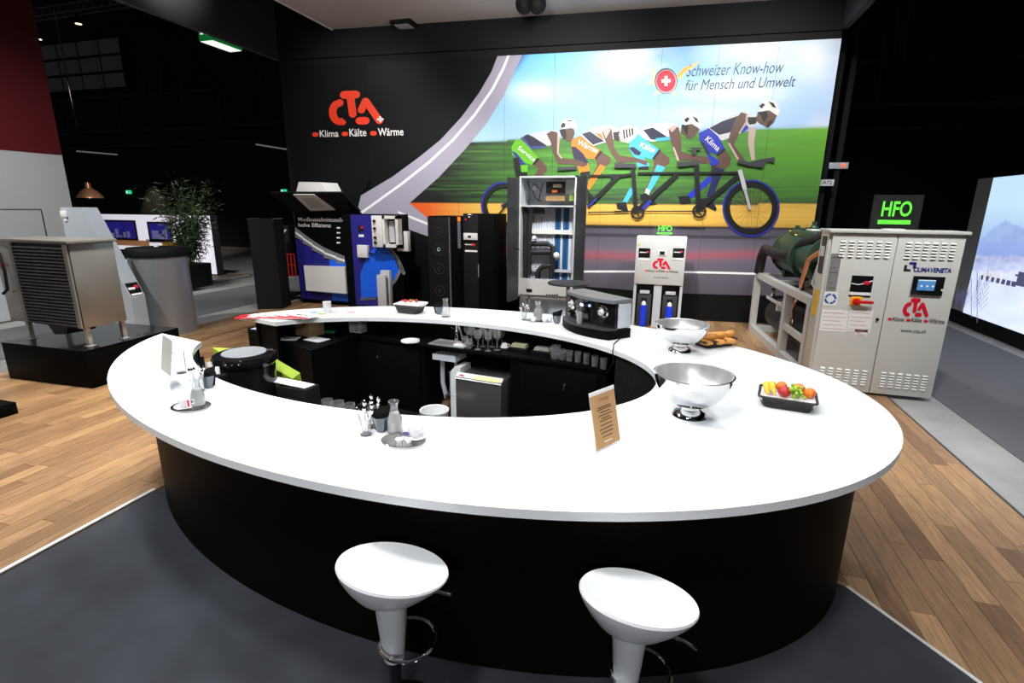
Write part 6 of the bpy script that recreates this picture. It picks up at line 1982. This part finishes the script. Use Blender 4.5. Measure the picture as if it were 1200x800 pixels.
def cup(x, y, label, z=HC + .004, s=1.0, saucer=True):
    p = at(x, y, z); e = thing('coffee_cup', label, 'cup', (p.x, p.y, z), random.random() * 3)
    if saucer:
        g = G(); g.lathe([(0, 0), (.035 * s, 0), (.058 * s, .01), (.056 * s, .012), (.03 * s, .004), (0, .004)], 28); g.obj('saucer', PORC, e)
    g = G(); g.lathe([(0, .005), (.02 * s, .005), (.034 * s, .03), (.036 * s, .058 * s), (.034 * s, .058 * s), (.031 * s, .03), (.018 * s, .009), (0, .009)], 24); g.obj('cup_body', PORC, e)
    g = G(); g.tube([(.034 * s, 0, .045 * s), (.055 * s, 0, .046 * s), (.055 * s, 0, .022 * s), (.031 * s, 0, .018 * s)], .0045, 6); g.obj('handle', PORC, e)


def carafe(x, y, label, h=.15, milk=True, z=HC + .004):
    p = at(x, y, z); e = thing('milk_carafe' if milk else 'glass_bottle', label, 'carafe' if milk else 'bottle', (p.x, p.y, z))
    k = h / .15
    g = G(); g.lathe([(0, 0), (.036 * k, 0), (.036 * k, .06 * k), (.018 * k, .11 * k), (.018 * k, .135 * k), (.026 * k, .15 * k), (.0245 * k, .15 * k), (.0165 * k, .134 * k), (.0165 * k, .11 * k), (.034 * k, .06 * k), (.034 * k, .003), (0, .003)], 24); g.obj('glass_body', GLASS, e)
    if milk:
        g = G(); g.lathe([(0, .004), (.033 * k, .004), (.033 * k, .06 * k), (.022 * k, .092 * k), (0, .092 * k)], 20); g.obj('milk', mat('milk', (.88, .87, .84), .3, noise=.01), e)
    return e


def napkin_pot(x, y, label):
    e = thing('napkin_pot', label, 'napkin holder', onc(x, y), random.random())
    g = G(); g.lathe([(0, 0), (.026, 0), (.045, .085), (.043, .085), (.024, .004), (0, .004)], 6); g.obj('pot', mat('smoked_glass', (.14, .16, .18), .15, noise=.03), e, angle=20)
    for k in range(3):
        g = G(); a = k * .5 - .4
        g.hexa([(-.03, -.004 + .012 * k, .01), (.03, -.004 + .012 * k, .01), (.045, .002 + .012 * k, .1), (-.05, .002 + .012 * k, .1)], [(-.03, -.001 + .012 * k, .011), (.03, -.001 + .012 * k, .011), (.06 - .02 * k, .006 + .012 * k, .15 - .02 * k), (-.03, .006 + .012 * k, .12)]); g.obj('folded_napkin', BLACKM, e, angle=0)


def spoon_glass(x, y, label):
    e = thing('spoon_glass', label, 'glass', onc(x, y))
    g = tumbler(.034, .09); g.obj('tumbler', GLASS, e)
    for k in range(6):
        a = k * 1.05
        g = G(); b0 = Vector((.012 * math.cos(a), .012 * math.sin(a), .008)); t0 = Vector((.042 * math.cos(a), .042 * math.sin(a), .135 + .012 * (k % 3)))
        g.tube([b0, t0], .0022, 5)
        g.ball(tuple(t0), .011, 1, .5, 1.5, 8, 6); g.obj('spoon', CHROME, e)


tray(473, 517, .085, 'round steel tray with cup and creamers, middle of the bar front')
cup(487, 512, 'white coffee cup on the middle steel tray', s=1.05)
carafe(463, 505, 'milk carafe behind the middle steel tray', .17, z=HC)
napkin_pot(447, 505, 'smoked pot of black napkins beside the spoon glass, middle front')
spoon_glass(429, 509, 'glass of teaspoons left of the middle napkin pot')
spoon_glass(437, 500, 'second glass of spoons, behind the middle teaspoon glass')
for (x, y), c, lab in (((476, 513), srgb(60, 50, 110), 'small creamer pot with purple lid on the middle tray'), ((468, 519), (.8, .8, .8), 'small white creamer pot at the front of the middle tray'), ((479, 519), (.8, .8, .8), 'small white creamer pot right of the purple one')):
    e = thing('creamer_pot', lab, 'creamer', onc(x, y, HC + .004))
    g = G(); g.lathe([(0, 0), (.014, 0), (.018, .018), (0, .018)], 16); g.obj('pot', PORC, e)
    g = G(); g.lathe([(0, .018), (.021, .018), (.021, .0195), (0, .0195)], 16); g.obj('foil_lid', mat('lid_%d' % int(c[0] * 1000), c, .3, noise=.02), e)
tray(224, 477, .085, 'round steel tray with cup and milk on the left wing')
cup(217, 477, 'white coffee cup on the left wing tray')
carafe(233, 474, 'milk carafe on the left wing tray', .16)
napkin_pot(245, 454, 'smoked pot of black napkins on the left wing')
spoon_glass(234, 458, 'glass of spoons beside the left wing napkin pot')
g = G(); g.lathe([(0, 0), (.03, 0), (.035, .16), (.033, .16), (.028, .006), (0, .006)], 20); tag(g.obj('tall_glass', GLASS, None, onc(213, 437)), 'tall clear glass behind the left wing menu stand', 'glass')
e = thing('sugar_sachet', 'red and white sugar sachet on the left wing tray', 'sachet', onc(222, 479, HC + .005), .4)
g = G(); g.hexa([(-.012, -.004, 0), (.012, -.004, 0), (.012, .004, 0), (-.012, .004, 0)], [(-.012, -.001, .06), (.012, -.001, .06), (.012, .001, .06), (-.012, .001, .06)]); g.obj('paper', WPAPER, e, angle=0)
g = G(); g.box(-.005, .005, -.0045, -.003, .01, .05); g.obj('red_print', RED, e, angle=0)
# back row
tray(632, 376, .1, 'round steel tray on the back of the bar near the coffee machine')
carafe(630, 375, 'glass carafe standing on the rear steel tray', .2)
for x, lab in ((625, 'white cup left on the rear steel tray'), (638, 'white cup right on the rear steel tray'), (644, 'white cup at the right rim of the rear steel tray')):
    cup(x, 377, lab, s=.9, saucer=False)
napkin_pot(653, 379, 'smoked pot of black napkins next to the coffee machine')
napkin_pot(514, 368, 'smoked pot of black napkins beside the back clear bottle')
carafe(522.5, 371, 'clear stoppered bottle on the back of the bar', .2, False, z=HC)
spoon_glass(614, 375, 'glass of stirrers left of the rear steel tray')
e = thing('paper_cups', 'stack of white paper cups on the back of the bar', 'cups', onc(384, 367))
for k in range(3):
    g = G(); g.lathe([(0, 0), (.032, 0), (.044, .09), (.046, .092), (.042, .09), (.03, .004), (0, .004)], 24); o = g.obj('paper_cup', WPAPER, e); o.location = (0, 0, .02 * k)
wb = basket('bread_basket', 481, 366, .3, .2, .08, math.radians(-5), 'dark wicker basket with white cloth on the back of the bar', mat('grey_wicker', (.05, .045, .04), .6, noise=.4, scale=40, bump=.5), 6)
g = G(); g.hexa([(-.13, -.08, .05), (.13, -.08, .05), (.13, .08, .05), (-.13, .08, .05)], [(-.17, -.085, .1), (.16, -.09, .1), (.19, .09, .12), (-.15, .1, .115)]); tag(g.obj('basket_cloth', WPAPER, None, onc(481, 366), math.radians(-5), angle=0), 'white cloth lying in the rear wicker basket', 'cloth')
for k, (c, lab) in enumerate(((srgb(200, 40, 70), 'red wrapped sweet in the rear wicker basket'), (srgb(190, 120, 60), 'brown wrapped sweet in the rear wicker basket'), (srgb(170, 50, 50), 'dark red wrapped sweet in the rear wicker basket'))):
    p = Vector(onc(481, 366)) + Vector((-.05 + .06 * k, -.02 + .02 * k, .135))
    e = thing('wrapped_sweet', lab, 'sweet', p, k)
    g = G(); g.ball((0, 0, 0), .018, 1.4, 1, .9); g.obj('sweet_body', mat('sweet%d' % k, c, .3, noise=.1), e)
    for s in (-1, 1):
        g = G(); g.tube([(s * .022, 0, 0), (s * .04, 0, .004)], .004, 6, r1=.012); g.obj('wrapper_twist', MATS['sweet%d' % k], e)
# brochures fanned out on the far left end
RB = mat('brochure_red', srgb(214, 24, 50), .4, noise=.05)
a_, b_ = Vector(onc(286, 371)), Vector(onc(366, 373))
names_b = ['leftmost brochure of the fan, mostly red', 'second brochure of the fan from the left end', 'third brochure of the fan from the left end', 'fourth brochure of the fan, in its middle', 'fifth brochure of the fan, right of its middle', 'rightmost brochure of the fan, mostly white']
for k in range(6):
    p = a_.lerp(b_, .12 + .15 * k)
    e = thing('brochure', names_b[k], 'brochure', (p.x, p.y, HC + .001 + .004 * k), math.radians(20 - 6 * k), 'fanned brochures')
    g = G(); g.box(-.15, .15, -.1, .1, 0, .003); g.obj('cover', WPAPER if k else RB, e, angle=0)
    g = G(); g.box(-.148, .148, -.098, -.045, .003, .0035); g.obj('red_band', RB, e, angle=0)
    for j in range(4):
        g = G(); g.box(-.12 + .05 * j, -.085 + .05 * j, .0 + .01 * j, .05, .003, .0035); g.obj('print_mark', RB if j % 2 else KTEXT, e, angle=0)
for (x, y), c, lab in (((376, 368), srgb(190, 210, 90), 'yellow-green card by the paper cups'), ((368, 366), srgb(120, 190, 220), 'light blue card by the paper cups'), ((411, 366), srgb(230, 160, 170), 'pinkish card lying right of the paper cups')):
    g = G(); g.box(-.04, .04, -.03, .03, 0, .003); tag(g.obj('small_card', mat('card%d' % x, c, .6, noise=.1), None, onc(x, y, HC + .0005), .2, angle=0), lab, 'card')
# white mat under the front bowl
g = G(); p = onc(806, 491); g.prism([(-.15, -.07), (-.01, -.15), (.13, -.07), (.14, .07), (0, .13), (-.14, .06)], 0, .0012); tag(g.obj('napkin_mat', mat('napkin_blueish', (.78, .81, .86), .8, noise=.02), None, (p[0], p[1], HC), angle=0), 'white napkin under the front steel bowl', 'napkin')
